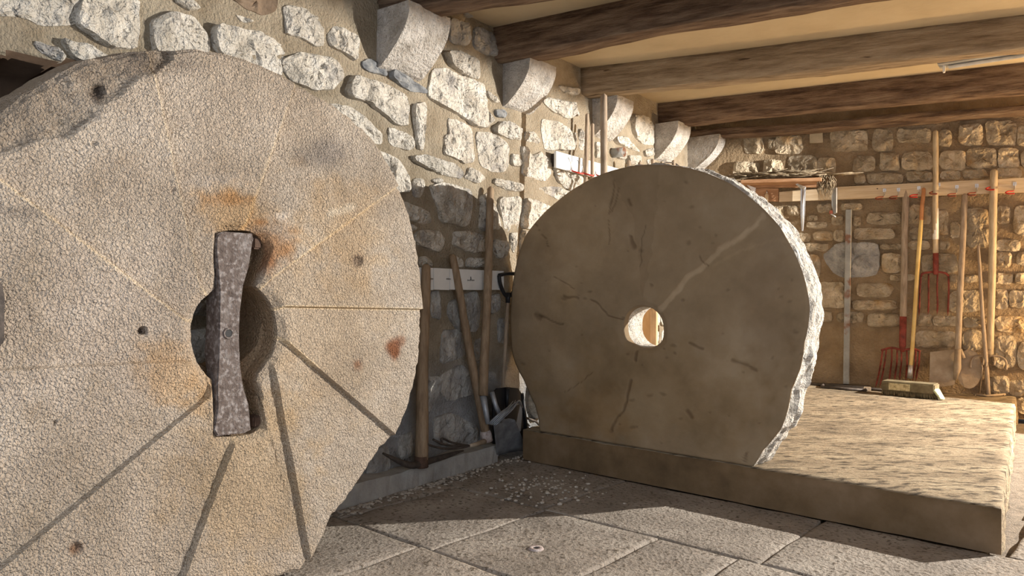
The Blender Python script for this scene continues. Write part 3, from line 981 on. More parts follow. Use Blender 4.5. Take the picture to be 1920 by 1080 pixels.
def millstone1():
    root = empty('millstone', (W1.o.x, W1.o.y, 0), 'huge pale sandy millstone with ten radial furrows, filling the left of the picture', 'millstone')
    out = [(0,217),(60,170),(150,118),(240,99),(330,92),(430,103),(480,120),(550,157),(640,208),(700,265),(732,320),(760,380),(785,500),(790,600),(780,700),(740,815),(712,842),(690,875),(655,925),(620,965),(590,1030),(567,1068)]
    rp = [fpt(W1, *p) for p in out] + [(.95 * math.cos(math.radians(a)), .95 * math.sin(math.radians(a))) for a in range(-84, -181, -8)] + [(.95 * math.cos(math.radians(a)), .95 * math.sin(math.radians(a))) for a in (-180, 172, 164, 156, 148)]
    rp = [(a * 1.09, b * 1.09) if -152 < math.degrees(math.atan2(b, a)) < -92 else (a, b) for a, b in rp]
    Rf_ = polar_interp(rp)
    def Rf(t):
        q = np.sin(t)
        return np.minimum(Rf_(t), np.where(q < -1e-3, (W1.o.z - .004) / np.maximum(-q, 1e-3), 9.0))
    key = [(404,440),(420,433),(450,432),(470,433),(488,444),(499,460),(502,478),(496,496),(488,515),(482,537),(500,555),(514,578),(521,604),(522,630),(515,660),(502,682),(488,700),(483,715),(484,738),(492,758),(497,775),(495,792),(486,806),(470,815),(435,819),(405,818),(399,803),(402,765),(401,735),(399,712),(378,690),(364,660),(360,630),(360,612),(366,588),(376,568),(392,553),(404,542),(405,520),(402,490),(402,465)]
    Bf = polar_interp([fpt(W1, *p) for p in key])
    rh = .172
    lines = [[(285,135),(373,551)],[(550,160),(455,430)],[(735,355),(495,530)],[(785,580),(515,575)],[(740,818),(520,630)],[(575,1035),(505,670)],[(340,1080),(435,825)],[(0,1060),(395,735)],[(0,692),(365,675)],[(0,340),(360,612)]]
    L2 = []
    for l in lines:
        a, b = [np.array(fpt(W1, *p)) for p in l]
        L2.append((a, b))
    def ang(l, r):
        a, b = l
        d = (a - b) / np.hypot(*(a - b))
        bd = b @ d; disc = bd * bd - (b @ b - r * r)
        s = -bd + math.sqrt(max(disc, 0))
        p = b + d * s
        return math.atan2(p[1], p[0])
    order = sorted(range(10), key=lambda k: ang(L2[k], .6))
    NR, NS = 90, 44
    ctrl = np.linspace(.2, 1.0, 17)
    AN = []
    for k in order:
        a = np.unwrap([ang(L2[k], r) for r in ctrl]); AN.append(a)
    base0 = 0
    for i in range(1, 10):
        while AN[i][8] < AN[i - 1][8]: AN[i] = AN[i] + 2 * np.pi
    AN.append(AN[0] + 2 * np.pi)
    fr_ = np.linspace(0, 1, NR) ** .9
    cols_t = []
    PHI = np.zeros((NR, 10 * NS)); HT = np.zeros_like(PHI); LN = np.zeros_like(PHI)
    for i, fv in enumerate(fr_):
        rn = .2 + (.95 - .2) * fv
        def la(s):
            a = AN[s][8]
            for _ in range(6):
                rl = float(Bf(a) + (Rf(a) - Bf(a)) * fv)
                a = float(np.interp(rl, ctrl, AN[s]))
            return a
        for s in range(10):
            a0, a1 = la(s), la(s + 1)
            e = .0035 / rn
            t = np.linspace(0, 1, NS)
            t = np.r_[0, (np.arange(NS - 4) + .0) / (NS - 4) * .96 + .012, .975, .99, 1.0][:NS]
            ph = a0 + e + (a1 - a0 - 2 * e) * t
            PHI[i, s * NS:(s + 1) * NS] = ph
            # high just after line s, low just before line s+1
            amp = .021
            h = amp * (1 - t)
            HT[i, s * NS:(s + 1) * NS] = h
            LN[i, s * NS:(s + 1) * NS] = np.minimum((ph - a0), (a1 - ph)) * rn
    Bn = Bf(PHI); Ro = Rf(PHI)
    rr = Bn + (Ro - Bn) * fr_[:, None]
    rr = np.minimum(rr, Ro)
    X = rr * np.cos(PHI); Y = rr * np.sin(PHI)
    ragged = .005 * vn(PHI * 40, PHI * 0, None, 5) * (fr_[:, None] > .97)
    X *= 1 + ragged; Y *= 1 + ragged
    H = HT * sm(.0, .06, fr_)[:, None] + .004 * fbm(X * 6, Y * 6, None, 3) + .0022 * vn(X * 55, Y * 55, None, 8)
    # step wear: lines a little ragged
    P = np.array(W1.o) + X[..., None] * np.array(W1.d) + Y[..., None] * np.array((0, 0, 1))
    px, py = proj(P.reshape(-1, 3)); px = px.reshape(X.shape); py = py.reshape(X.shape)
    # chipped upper-left zone
    chip = [(-400,330),(0,292),(60,268),(120,252),(165,235),(195,205),(215,190),(262,152),(290,140),(300,118),(352,60),(-400,60)]
    qx, qy = px + 10 * vn(px / 40, py / 40, None, 3), py + 10 * vn(px / 40, py / 40, None, 4)
    cd = segd(qx, qy, chip[:9]) * np.where(inpoly(qx, qy, chip), 1, -1)
    cm = sm(-5, 12, cd)
    H -= cm * (.016 + .016 * fbm(X * 12, Y * 12, None, 21, 5) + .008 * fbm(X * 34, Y * 34, None, 23, 3))
    pits = [(265,620,9,.025),(101,793,6,.012),(137,1027,13,.012),(185,172,14,.02),(668,490,11,.012),(175,268,5,.01),(318,358,5,.008),(790,0,1,0)]
    for (cx, cy, rad, dep) in pits:
        q = sm(1, .5, np.hypot(px - cx, py - cy) / rad)
        H -= q * dep
    # soft rounding at outer rim and around the eye
    H -= .014 * sm(.975, 1.0, fr_)[:, None]
    H -= .008 * sm(.03, 0, fr_)[:, None]
    FP = P + H[..., None] * np.array(W1.n)
    # colours (stains of the stone, darker pits, plus painted light and shade)
    c = np.ones(X.shape + (3,))
    def mixc(mask, col):
        nonlocal c
        m3 = np.clip(mask, 0, 1)[..., None]
        c = c * (1 - m3) + c * np.array(col) * m3
    nzl = fbm(px / 60, py / 60, None, 31, 4); nzs = fbm(px / 18, py / 18, None, 33, 4)
    def spot(cx, cy, rx, ry, pw=1.0, nz_=.5):
        return sm(1.15, .35, np.hypot((px - cx) / rx, (py - cy) / ry) + nz_ * nzl + .35 * nzs) * pw
    mixc(spot(440, 400, 90, 70), (1.03, .86, .64))
    mixc(spot(500, 460, 60, 60), (.85, .62, .45))
    mixc(spot(330, 700, 80, 80, .7), (1.0, .80, .55))
    mixc(spot(590, 620, 170, 260, .5), (1.10, .98, .80))
    mixc(spot(640, 420, 130, 120, .6), (1.0, .86, .66))
    mixc(spot(450, 900, 160, 230, .65), (.98, .86, .66))
    mixc(spot(735, 655, 17, 22, 1, .3), (.52, .26, .16))
    mixc(spot(665, 683, 14, 14, .8, .3), (.62, .36, .24))
    mixc(spot(750, 640, 12, 12, .7, .3), (.6, .36, .26))
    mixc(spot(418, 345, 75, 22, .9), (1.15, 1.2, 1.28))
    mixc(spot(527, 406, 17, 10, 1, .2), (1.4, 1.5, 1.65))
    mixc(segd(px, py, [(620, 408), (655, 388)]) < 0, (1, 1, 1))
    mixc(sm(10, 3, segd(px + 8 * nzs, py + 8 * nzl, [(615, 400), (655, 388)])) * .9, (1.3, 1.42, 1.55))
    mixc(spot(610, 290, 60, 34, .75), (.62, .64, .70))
    mixc(spot(425, 374, 58, 20, .8), (.90, .68, .46))
    mixc(spot(480, 490, 40, 30, .7), (.62, .46, .38))
    mixc(spot(185, 172, 16, 26, 1, .3), (.30, .27, .26))
    mixc(spot(668, 488, 14, 16, .9, .3), (.45, .42, .42))
    mixc(spot(137, 1027, 16, 14, 1, .3), (.52, .38, .30))
    mixc(spot(265, 620, 9, 8, 1, .1), (.35, .3, .27))
    mixc(spot(190, 620, 260, 200, .5), (1.06, 1.06, 1.10))
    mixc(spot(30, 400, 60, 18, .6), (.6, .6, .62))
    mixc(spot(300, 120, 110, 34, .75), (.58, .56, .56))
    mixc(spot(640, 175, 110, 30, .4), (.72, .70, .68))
    mixc(cm * (.8 + .5 * nzs), (.60, .585, .57))  # broken stone is greyer here, and the shadow on it is painted in
    mixc(sm(.010, .004, LN) * np.where(Y > -.25 * X - .1, 1.0, .15), (1.5, 1.46, 1.3))  # light caught by the upper furrow edges, painted as paler colour
    mixc(sm(.15, .9, nzl + .3 * nzs) * .5, (.80, .76, .70))
    # build verts: front rings, then side wall and back; eye: wall to recess, ledge, through wall
    n = 10 * NS
    rings = [FP[i] for i in range(NR)]
    cols = [c[i] for i in range(NR)]
    T = .30
    nn = np.array(W1.n)
    ro = FP[-1]
    outer = []
    for k in range(1, 7):
        dep = T * k / 6
        rad = np.array(W1.o) + (ro - np.array(W1.o) - ((ro - np.array(W1.o)) @ nn)[:, None] * nn) * (1 + .012 * math.sin(math.pi * k / 6)) - nn * dep
        rad = rad + (.008 * vn(PHI[-1] * 25, np.full(n, dep * 20), None, 6))[:, None] * nn
        outer.append(rad)
    V = []; C = []
    allr = []
    inner = []
    # inner chain from back to front
    ph = PHI[0]; b0 = Bf(ph)
    circ = np.minimum(b0, rh * (1 + .03 * vn(ph * 4, ph * 0, None, 2)))
    def ringpts(r, dep): return np.array(W1.o) + (r * np.cos(ph))[:, None] * np.array(W1.d) + (r * np.sin(ph))[:, None] * np.array((0, 0, 1)) - nn * dep
    inner = [ringpts(circ, T), ringpts(circ, T * .66), ringpts(circ, .10), ringpts(circ + (b0 - circ) * .5, .095), ringpts(b0 * .99, .09), ringpts(b0, .04)]
    chain = inner + rings + outer + [ringpts(np.maximum(circ * 1.2, .3), T)]
    ccol = [np.tile((.72, .60, .46), (n, 1))] * 3 + [np.tile((.80, .66, .50), (n, 1))] * 3 + cols + [np.tile((.8, .78, .75), (n, 1))] * (len(outer) + 1)
    V = np.concatenate(chain); Cc = np.concatenate(ccol)
    nr = len(chain)
    idx = np.arange(nr * n).reshape(nr, n)
    nxt = np.roll(idx, -1, 1)
    Fq = [np.stack([idx[i], idx[i + 1], nxt[i + 1], nxt[i]], -1) for i in range(nr - 1)]
    Fq.append(np.stack([idx[nr - 1], idx[0], nxt[0], nxt[nr - 1]], -1))
    Fq = np.concatenate(Fq)
    me = bpy.data.meshes.new('millstone_disc')
    me.from_pydata(V.tolist(), [], Fq.tolist()); me.update()
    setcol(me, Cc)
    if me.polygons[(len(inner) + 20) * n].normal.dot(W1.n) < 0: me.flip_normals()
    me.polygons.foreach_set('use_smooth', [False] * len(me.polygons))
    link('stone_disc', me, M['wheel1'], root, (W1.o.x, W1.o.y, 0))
    # iron rynd
    fpx = [(406,447),(410,438),(420,434),(474,438),(476,448),(473,463),(467,502),(457,535),(451,583),(449,628),(451,685),(457,726),(467,759),(471,806),(460,812),(408,818),(401,806),(408,767),(407,726),(410,665),(411,604),(412,543),(408,498),(405,469)]
    rt = .012
    bm = bmesh.new()
    fr3 = [W1.at(x, y, rt) for x, y in fpx]
    Zc = W1.o.z
    a = [bm.verts.new(p) for p in fr3]
    bk = []
    for p in fr3:
        th = .085 if abs(p.z - Zc) < .21 else .05
        bk.append(bm.verts.new(p - W1.n * th))
    bm.faces.new(a); bm.faces.new(bk[::-1])
    for i in range(len(a)):
        j = (i + 1) % len(a); bm.faces.new((a[i], bk[i], bk[j], a[j]))
    bmesh.ops.recalc_face_normals(bm, faces=bm.faces[:])
    big = [f for f in bm.faces if len(f.verts) > 6]
    bmesh.ops.bevel(bm, geom=[e for f in big for e in f.edges], offset=.004, segments=2, affect='EDGES')
    ir = link('iron_rynd', fin(bm, 'rynd'), M['old_iron'], root)
    ir['label'] = 'pitted dark iron bar set upright across the eye'
    # bolt hole on the bar: black disc for its dark depth, raised collar around
    c0 = W1.at(428, 625, rt)
    bm = bmesh.new()
    rings_ = []
    for r_, dp in ((.020, .0), (.019, .004), (.014, .004), (.0125, -.002), (.0125, .0005)):
        rings_.append([bm.verts.new(c0 + W1.n * dp + (W1.d * math.cos(q) + Vector((0, 0, 1)) * math.sin(q)) * r_) for q in [2 * math.pi * k / 20 for k in range(20)]])
    for r0, r1 in zip(rings_[:-1], rings_[1:]):
        for k in range(20): bm.faces.new((r0[k], r0[(k + 1) % 20], r1[(k + 1) % 20], r1[k]))
    link('bolt_collar', fin(bm, 'collar'), M['old_iron'], root)
    bm = bmesh.new(); tubem(bm, [c0 + W1.n * .001, c0 + W1.n * .0025], .0125, 20)
    link('bolt_hole_dark', fin(bm, 'hole'), M['black'], root)
    for (x, y) in ((482, 456), (482, 790)):
        p = W1.at(x, y, -.02)
        bm = bmesh.new(); boxm(bm, p - W1.n * .02, W1.d * .018, W1.n * .025, (0, 0, .022)); bmesh.ops.bevel(bm, geom=bm.edges[:], offset=.006, segments=2, affect='EDGES')
        link('wedge', fin(bm, 'wedge'), M['rust_iron'], root)
    return root


millstone1()


def millstone2():
    root = empty('millstone', (W2.o.x, W2.o.y, PH), 'smaller dark brown millstone in shade, standing on the platform edge with a lit chipped rim', 'millstone')
    out = [(955,600),(957,560),(962,520),(972,475),(985,440),(1010,408),(1040,380),(1085,347),(1130,325),(1180,312),(1230,309),(1290,315),(1340,331),(1375,348),(1400,366),(1430,391),(1460,424),(1483,463),(1500,500),(1512,540),(1517,580),(1514,612),(1508,640),(1505,665),(1500,690),(1484,730),(1475,775),(1465,803),(1430,845),(1412,874),
           (1010,808),(1008,785),(1002,762),(990,735),(980,712),(968,690),(959,665),(956,630)]
    Rf0 = polar_interp([fpt(W2, *p) for p in out])
    zb = PH - W2.o.z + .001
    def Rf(ph):
        r = Rf0(ph)
        s = np.sin(ph)
        lim = np.where(s < -1e-3, zb / np.minimum(s, -1e-3), 1e9)
        return np.minimum(r, lim)
    n, NR = 520, 120
    ph = np.linspace(-np.pi, np.pi, n, endpoint=False)
    hc = fpt(W2, 1205, 613)
    hp = [(1167,612),(1170,592),(1182,578),(1205,573),(1226,582),(1240,600),(1243,618),(1240,638),(1228,650),(1205,655),(1185,650),(1171,634)]
    def hole(dep, k):
        # eye outline in millstone coordinates, polar about the stone's centre of figure
        q = [(fpt(W2, *p)) for p in hp]
        cx, cy = hc
        return polar_interp([(p[0] - cx, p[1] - cy) for p in q])
    hf = hole(0, 1)
    fr_ = np.linspace(0, 1, NR)
    rb = hf(ph)
    bx, by = hc[0] + rb * np.cos(ph), hc[1] + rb * np.sin(ph)
    Ro = Rf(ph)
    ox, oy = Ro * np.cos(ph), Ro * np.sin(ph)
    X = bx + (ox - bx) * fr_[:, None]; Y = by + (oy - by) * fr_[:, None]
    H = .006 * fbm(X * 2.2, Y * 2.2, None, 41) + .0035 * fbm(X * 9, Y * 9, None, 43, 3)
    P = np.array(W2.o) + X[..., None] * np.array(W2.d) + Y[..., None] * np.array((0, 0, 1))
    px, py = proj(P.reshape(-1, 3)); px = px.reshape(X.shape); py = py.reshape(X.shape)
    wx = px + 3 * vn(px / 14, py / 14, None, 5); wy = py + 3 * vn(px / 14, py / 14, None, 6)
    c = np.ones(X.shape + (3,))
    nzl = fbm(px / 70, py / 70, None, 51, 4); nzs = fbm(px / 16, py / 16, None, 53, 4)
    def mixc(mask, col):
        nonlocal c
        m3 = np.clip(mask, 0, 1)[..., None]
        c = c * (1 - m3) + c * np.array(col) * m3
    def spot(cx, cy, rx, ry, pw=1.0, nz_=.5):
        return sm(1.15, .35, np.hypot((px - cx) / rx, (py - cy) / ry) + nz_ * nzl + .35 * nzs) * pw
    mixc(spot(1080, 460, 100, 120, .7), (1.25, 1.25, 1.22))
    mixc(spot(1040, 640, 80, 120, .4), (1.15, 1.12, 1.05))
    mixc(sm(6, 1, np.abs(wx - (1240 - (py - 320) * .14))) * (py < 560) * .0, (.8, .8, .8))
    # one sector slightly darker (upper middle)
    mixc(inpoly(wx, wy, [(1140,318),(1238,300),(1222,480),(1205,560),(1190,420)]) * .55, (.80, .78, .76))
    mixc(spot(1440, 560, 70, 170, .7), (.80, .78, .78))
    mixc(spot(1230, 740, 260, 130, .6), (.85, .78, .64))
    mixc(spot(1110, 790, 90, 60, .5), (.92, .78, .58))
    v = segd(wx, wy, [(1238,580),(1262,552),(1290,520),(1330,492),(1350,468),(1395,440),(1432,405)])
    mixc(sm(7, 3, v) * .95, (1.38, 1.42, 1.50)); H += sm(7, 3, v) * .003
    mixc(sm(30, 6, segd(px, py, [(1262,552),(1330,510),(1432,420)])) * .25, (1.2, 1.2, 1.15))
    v = segd(wx, wy, [(1340,500),(1385,470),(1440,452),(1500,452)])
    mixc(sm(4, 1, v) * .35, (1.3, 1.3, 1.3))
    for pts, wd, dp in (([(1145,805),(1160,780),(1176,752),(1182,715)], 3.2, .010), ([(1010,593),(1030,600),(1056,607)], 2.4, .006), ([(1004,592),(1012,596)], 6, .01),
                        ([(1150,340),(1144,380),(1143,400)], 2.6, .006), ([(1160,352),(1155,375),(1148,398)], 2.4, .006), ([(1143,410),(1142,460)], 1.3, .003),
                        ([(990,400),(1030,460)], 1.2, .002), ([(1060,735),(1090,715),(1110,700)], 1.4, .003), ([(1183,445),(1187,465)], 6, .010),
                        ([(1372,674),(1395,684),(1418,692)], 4.5, .008), ([(1295,645),(1318,655)], 4, .006), ([(1192,660),(1190,675)], 4, .008),
                        ([(1290,768),(1298,782)], 5, .008), ([(1178,375),(1182,385)], 4, .005), ([(1395,865),(1400,850)], 4, .006),
                        ([(1110,560),(1140,590),(1165,600)], 2.5, .004), ([(1040,520),(1075,540)], 1.4, .002), ([(1310,480),(1330,500)], 2, .002),
                        ([(1210,420),(1200,500)], 1.5, .002), ([(1060,555),(1085,560)], 4, .004)):
        v = segd(wx, wy, pts)
        mixc(sm(wd * 1.0, wd * .2, v) * .75, (.50, .45, .42)); H -= sm(wd * 1.1, wd * .3, v) * dp * .6
    rs = np.random.RandomState(4)
    for _ in range(70):
        cx, cy = rs.uniform(960, 1510), rs.uniform(320, 870)
        rr = rs.uniform(1.5, 4)
        v = np.hypot((wx - cx) / rs.uniform(1, 2.2), wy - cy)
        mixc(sm(rr * 1.2, rr * .3, v) * .5, (.5, .46, .44)); H -= sm(rr * 1.3, rr * .4, v) * .003
    mixc(sm(.1, .8, nzl) * .5, (1.14, 1.12, 1.1)); mixc(sm(-.1, -.8, nzl) * .5, (.84, .82, .78))
    H -= .008 * sm(.985, 1, fr_)[:, None]
    # sunken rough ring around the eye
    H -= .012 * sm(.045, 0, fr_)[:, None]
    nn = np.array(W2.n)
    FP = P + H[..., None] * nn
    T = .20
    chips = .030 * fbm(ph * 5, ph * 0 + 2, None, 61, 4)
    def outr(k, K=9):
        dep = T * k / K
        g = fbm(ph * 14, np.full(n, k * .55), None, 63, 3) * .016 + .010 * math.sin(math.pi * k / K)
        # broken patches on the lower right of the rim
        deg = np.degrees(ph)
        brk = sm(-52, -38, deg) * sm(2, -8, deg)
        g = g + brk * (.022 * fbm(ph * 9, np.full(n, k * .4), None, 65, 3) - .012 * (k < 4))
        r = Ro + np.where(np.sin(ph) * Ro < zb + .004, 0, g)
        r = np.minimum(r, np.where(np.sin(ph) < -1e-3, zb / np.minimum(np.sin(ph), -1e-3), 1e9))
        return np.array(W2.o) + (r * np.cos(ph))[:, None] * np.array(W2.d) + (r * np.sin(ph))[:, None] * np.array((0, 0, 1)) - nn * dep
    outer = [outr(k) for k in range(1, 10)]
    def inr(dep, k):
        q = rb * k
        return np.array(W2.o) + (hc[0] + q * np.cos(ph))[:, None] * np.array(W2.d) + (hc[1] + q * np.sin(ph))[:, None] * np.array((0, 0, 1)) - nn * dep
    inner = [inr(T, .93), inr(T * .7, .92), inr(T * .45, .90), inr(T * .22, .92), inr(.02, .985)]
    chain = inner + [FP[i] for i in range(NR)] + outer
    V = np.concatenate(chain)
    Cc = np.concatenate([np.tile((1.0, 1.0, 1.0), (n, 1))] * len(inner) + [c[i] for i in range(NR)] + [np.ones((n, 3))] * len(outer))
    nr = len(chain)
    idx = np.arange(nr * n).reshape(nr, n); nxt = np.roll(idx, -1, 1)
    Fq = np.concatenate([np.stack([idx[i], idx[i + 1], nxt[i + 1], nxt[i]], -1) for i in range(nr - 1)] + [np.stack([idx[nr - 1], idx[0], nxt[0], nxt[nr - 1]], -1)])
    mi = np.zeros((nr, n), int)
    mi[:len(inner) - 2] = 1; mi[nr - len(outer) - 1:] = 1
    me = bpy.data.meshes.new('disc2')
    me.from_pydata(V.tolist(), [], Fq.tolist()); me.update()
    setcol(me, Cc)
    me.polygons.foreach_set('material_index', mi.reshape(-1).tolist())
    sf = np.ones((nr, n), bool); sf[nr - len(outer) - 1:] = False
    me.polygons.foreach_set('use_smooth', sf.reshape(-1).tolist())
    if me.polygons[(len(inner) + 30) * n].normal.dot(W2.n) < 0: me.flip_normals()
    link('stone_disc', me, [M['wheel2'], M['wheel2_rim']], root, (W2.o.x, W2.o.y, PH))
    return root


millstone2()

# planks leaning behind the far millstone, seen through its eye
back = W2.o - W2.n * .62
def thru(x, y): return Frame(back, W2.d, W2.n).at(x, y)
pk = empty('plank_stack', thru(1222, 612) * 1.0 - Vector((0, 0, thru(1222, 612).z - PH)), 'orange pine planks stacked upright behind the far millstone, seen through its eye', 'planks')
for (x0, x1, mm, off) in ((1206, 1223, 'plank', 0), (1222.5, 1227, 'plank_pale', .012), (1227.5, 1235, 'plank_pale', .02)):
    a, b = thru(x0, 612), thru(x1, 612)
    ctr = (a + b) / 2 + W2.n * off; ctr.z = (PH + 1.15) / 2
    box('plank', ctr, (b - a) / 2, W2.n * .012, Vector((0, 0, (1.15 - PH) / 2)), M[mm], pk, .002)

# ================================================================ TOOLS ON THE LEFT WALL
def wp(x, y, off): return WL.at(x, y, off)


def bp_(x, y, off): return WB.at(x, y, off)


def curve_pts(pts, n=10):
    """Catmull-Rom through world points"""
    p = [Vector(q) for q in pts]; p = [p[0] * 2 - p[1]] + p + [p[-1] * 2 - p[-2]]
    out = []
    for i in range(1, len(p) - 2):
        for k in range(n):
            t = k / n
            a, b, c, d = p[i - 1], p[i], p[i + 1], p[i + 2]
            out.append(.5 * ((2 * b) + (c - a) * t + (2 * a - 5 * b + 4 * c - d) * t * t + (3 * b - a - 3 * c + d) * t ** 3))
    out.append(p[-2])
    return out


def base_of(p, z): return Vector((p.x, p.y, z))


# white board, lower left wall, with its small print
bd = empty('white_board', wp(872, 545, .02), 'plain white board screwed low on the left wall behind the tools', 'board')
def wallplate(fr, x0, x1, yt0, yt1, yb0, yb1, off, th, m, parent, name='panel', bev=.002):
    return plate(name, [fr.at(x0, yb0, off), fr.at(x1, yb1, off), fr.at(x1, yt1, off), fr.at(x0, yt0, off)], fr.n, th, m, parent, bev)
for (x0, x1) in ((789, 812.5), (813.5, 843), (844, 905), (906, 945)):
    wallplate(WL, x0, x1, 502 + (x0 - 805) * .045, 502 + (x1 - 805) * .045, 543, 544, .052, .018, M['white'], bd)
bm = bmesh.new()
tubem(bm, [wp(882.5, 520, .052), wp(882.5, 520, .0535)], .0045, 8)
tubem(bm, [wp(882.5, 523, .052), wp(882.5, 523, .0535)], .0055, 8)
for k in range(9):
    x = 877 + k * 1.5
    boxm(bm, wp(x, 525.6, .0530), WL.d * .0017, WL.n * .0006, (0, 0, .0035 if k % 3 else .0050))
link('printed_mark', fin(bm, 'mark'), M['ink'], bd)
for x in (808, 841):
    box('pin', wp(x, 523, .06), WL.d * .012, WL.n * .008, (0, 0, .0018), M['dark_iron'], bd)

# upper white board with hooks
ub = empty('white_hook_board', wp(1100, 330, .02), 'white hook board high on the left wall above the far millstone', 'board')
for (x0, x1) in ((1043, 1072), (1073, 1103), (1104, 1135), (1136, 1168), (1169, 1215)):
    wallplate(WL, x0, x1, 283 + (x0 - 1043) * .285, 283 + (x1 - 1043) * .285, 314 + (x0 - 1043) * .26, 314 + (x1 - 1043) * .26, .075, .02, M['white'], ub)
wallplate(WL, 1044, 1190, 287, 329, 311, 350, .052, .05, M['dark_iron'], ub, 'backing')
for x, y in ((1066, 299), (1083, 303)):
    bm = bmesh.new()
    for k in range(3): boxm(bm, wp(x + k * 1.0, y + (k - 1) * 2.6, .0758), WL.d * (.006 - .001 * k), WL.n * .0008, (0, 0, .003))
    link('printed_mark', fin(bm, 'mark'), M['ink'], ub)


def hook(fr, x, y, off, m, label, s=1.0, side=1):
    """wire hook: shank on the board then an open loop outward"""
    c = fr.at(x, y, off)
    h = empty('wall_hook', c, label, 'hook', 'coated wire hooks on the wall boards')
    d, n, z = fr.d * side, fr.n, Vector((0, 0, 1))
    pts = [c + d * .035 * s + z * .055 * s, c + d * .035 * s + z * .012 * s + n * .004, c + d * .022 * s - z * .008 * s + n * .02 * s,
           c - d * .01 * s - z * .01 * s + n * .035 * s, c - d * .032 * s - z * .022 * s + n * .06 * s, c - d * .02 * s - z * .035 * s + n * .095 * s, c + d * .022 * s - z * .038 * s + n * .11 * s]
    cp = curve_pts(pts, 6)
    tube('shank', cp[:12], .0042 * s, M['zinc'], h, 6)
    tube('coated_loop', cp[11:], .0062 * s, m, h, 6)
    box('plate', c + d * .035 * s + z * .05 * s, d * .012 * s, n * .003, z * .014 * s, M['zinc'], h)
    return h


hook(WL, 1066, 318, .075, M['hook_red'], 'bright red hook at the left end of the upper white board')
hook(WL, 1087, 322, .075, M['hook_red'], 'red hook behind the green-taped handle on the upper white board')
hook(WL, 1112, 326, .075, M['hook_red'], 'red hook reaching between the two thin handles on the upper white board')


def simple_tool(name, label, cat, top, bot, r0, r1, m, base_z=None, group=None, **k):
    root = empty(name, base_of(bot, bot.z), label, cat, group)
    handle('handle', top, bot, r0, r1, m, root, **k)
    return root


# --- handles above / behind the far millstone
b1 = wp(1093, 420, .16)
t = simple_tool('tool_handle', 'pinkish thin handle with a green tape band in front of the upper white board', 'tool', wp(1101, 213, .11), base_of(wp(1090, 560, .2), PH + .05), .015, .014, M['handle_grey'])
tube('tape_band', [lerp(wp(1101, 213, .11), base_of(wp(1090, 560, .2), PH + .05), q) for q in (.245, .265, .29, .31)], .0165, M['tape_green'], t)
simple_tool('tool_handle', 'short brown handle just right of the green-taped one', 'tool', wp(1111, 231, .13), base_of(wp(1106, 560, .2), PH + .05), .014, .014, M['handle_grey'])
simple_tool('tool_handle', 'tallest dark pole rising beside the third corbel behind the far millstone', 'tool', atZ(1132, 176, 2.43), base_of(atZ(1131, 176, 2.40), PH + .01), .024, .024, M['handle_grey'])
for (x, y, l) in ((1179, 300, 'leftmost short handle tip peeking over the far millstone'), (1200, 303, 'second handle tip peeking over the far millstone'),
                  (1224, 298, 'thicker handle tip peeking over the middle of the far millstone'), (1263, 300, 'handle tip peeking over the far millstone beside the lit corbel')):
    simple_tool('tool_handle', l, 'tool', wp(x, y, .12), base_of(wp(x, 600, .16), PH + .02), .018, .018, M['handle_grey'])
simple_tool('tool_handle', 'short peg-like handle tip below the farthest corbel', 'tool', wp(1320, 309, .10), base_of(wp(1321, 560, .14), PH + .02), .014, .014, M['handle_grey'])
# pipe stub
pr = empty('drain_pipe', wp(1150, 288, 0), 'short grey pipe stub sticking out of the left wall behind the pole', 'pipe')
c0, c1 = wp(1150, 288, -.02), wp(1147, 285, .12)
bm = bmesh.new()
for i, (r_, t_) in enumerate(((.040, 0), (.040, 1), (.033, 1), (.033, .1))): pass
rg = []
ax = WL.n
for r_, t_ in ((.040, -.02), (.040, .10), (.032, .10), (.032, .0)):
    rg.append([bm.verts.new(wp(1150, 287, 0) + ax * t_ + (WL.d * math.cos(q) + Vector((0, 0, 1)) * math.sin(q)) * r_) for q in [2 * math.pi * k / 18 for k in range(18)]])
for r0, r1 in zip(rg[:-1], rg[1:]):
    for k in range(18): bm.faces.new((r0[k], r0[(k + 1) % 18], r1[(k + 1) % 18], r1[k])).smooth = True
bm.faces.new(rg[-1])
link('pipe', fin(bm, 'pipe'), M['galv'], pr)
# flat iron thing lying on the wall ledge above the wheel
pc = wp(1250, 309, .12)
it = empty('old_sickle', pc, 'small dark curved iron blade hanging just over the top of the far millstone', 'tool')
tube('blade', curve_pts([wp(1236, 309, .12), wp(1250, 305, .13), wp(1264, 306, .12), wp(1272, 311, .12)], 5), [.010] * 16, M['dark_iron'], it, 8, .5)

# --- pickaxe (thick upright handle, curved head at the foot)
FZ = .112
pt, pb = wp(799, 495, .07), atZ(790, 872, .125)
pa = empty('pickaxe', base_of(pb, .11), 'pickaxe with thick upright handle and dark curved head resting on the footing', 'pickaxe')
handle('handle', pt, pb, .027, .038, M['handle'], pa, wob=.006)
bot = pb - Vector((0, 0, .0))
hd = curve_pts([wp(868, 862, .11), wp(842, 874, .12), bot + WL.d * .05, bot, bot - WL.d * .10 + Vector((0, 0, .02)), wp(742, 862, .12) , wp(718, 850, .11)], 6)
hd = [Vector((p.x, p.y, max(p.z, .135))) for p in hd]
nh = len(hd)
tube('pick_head', hd, [.006 + .020 * math.sin(math.pi * min(1, (i + .5) / nh)) for i in range(nh)], M['dark_iron'], pa, 10, .8)
tube('socket', [pb + Vector((0, 0, .05)), pb - Vector((0, 0, .012))], [.036, .040], M['rust_iron'], pa, 12)

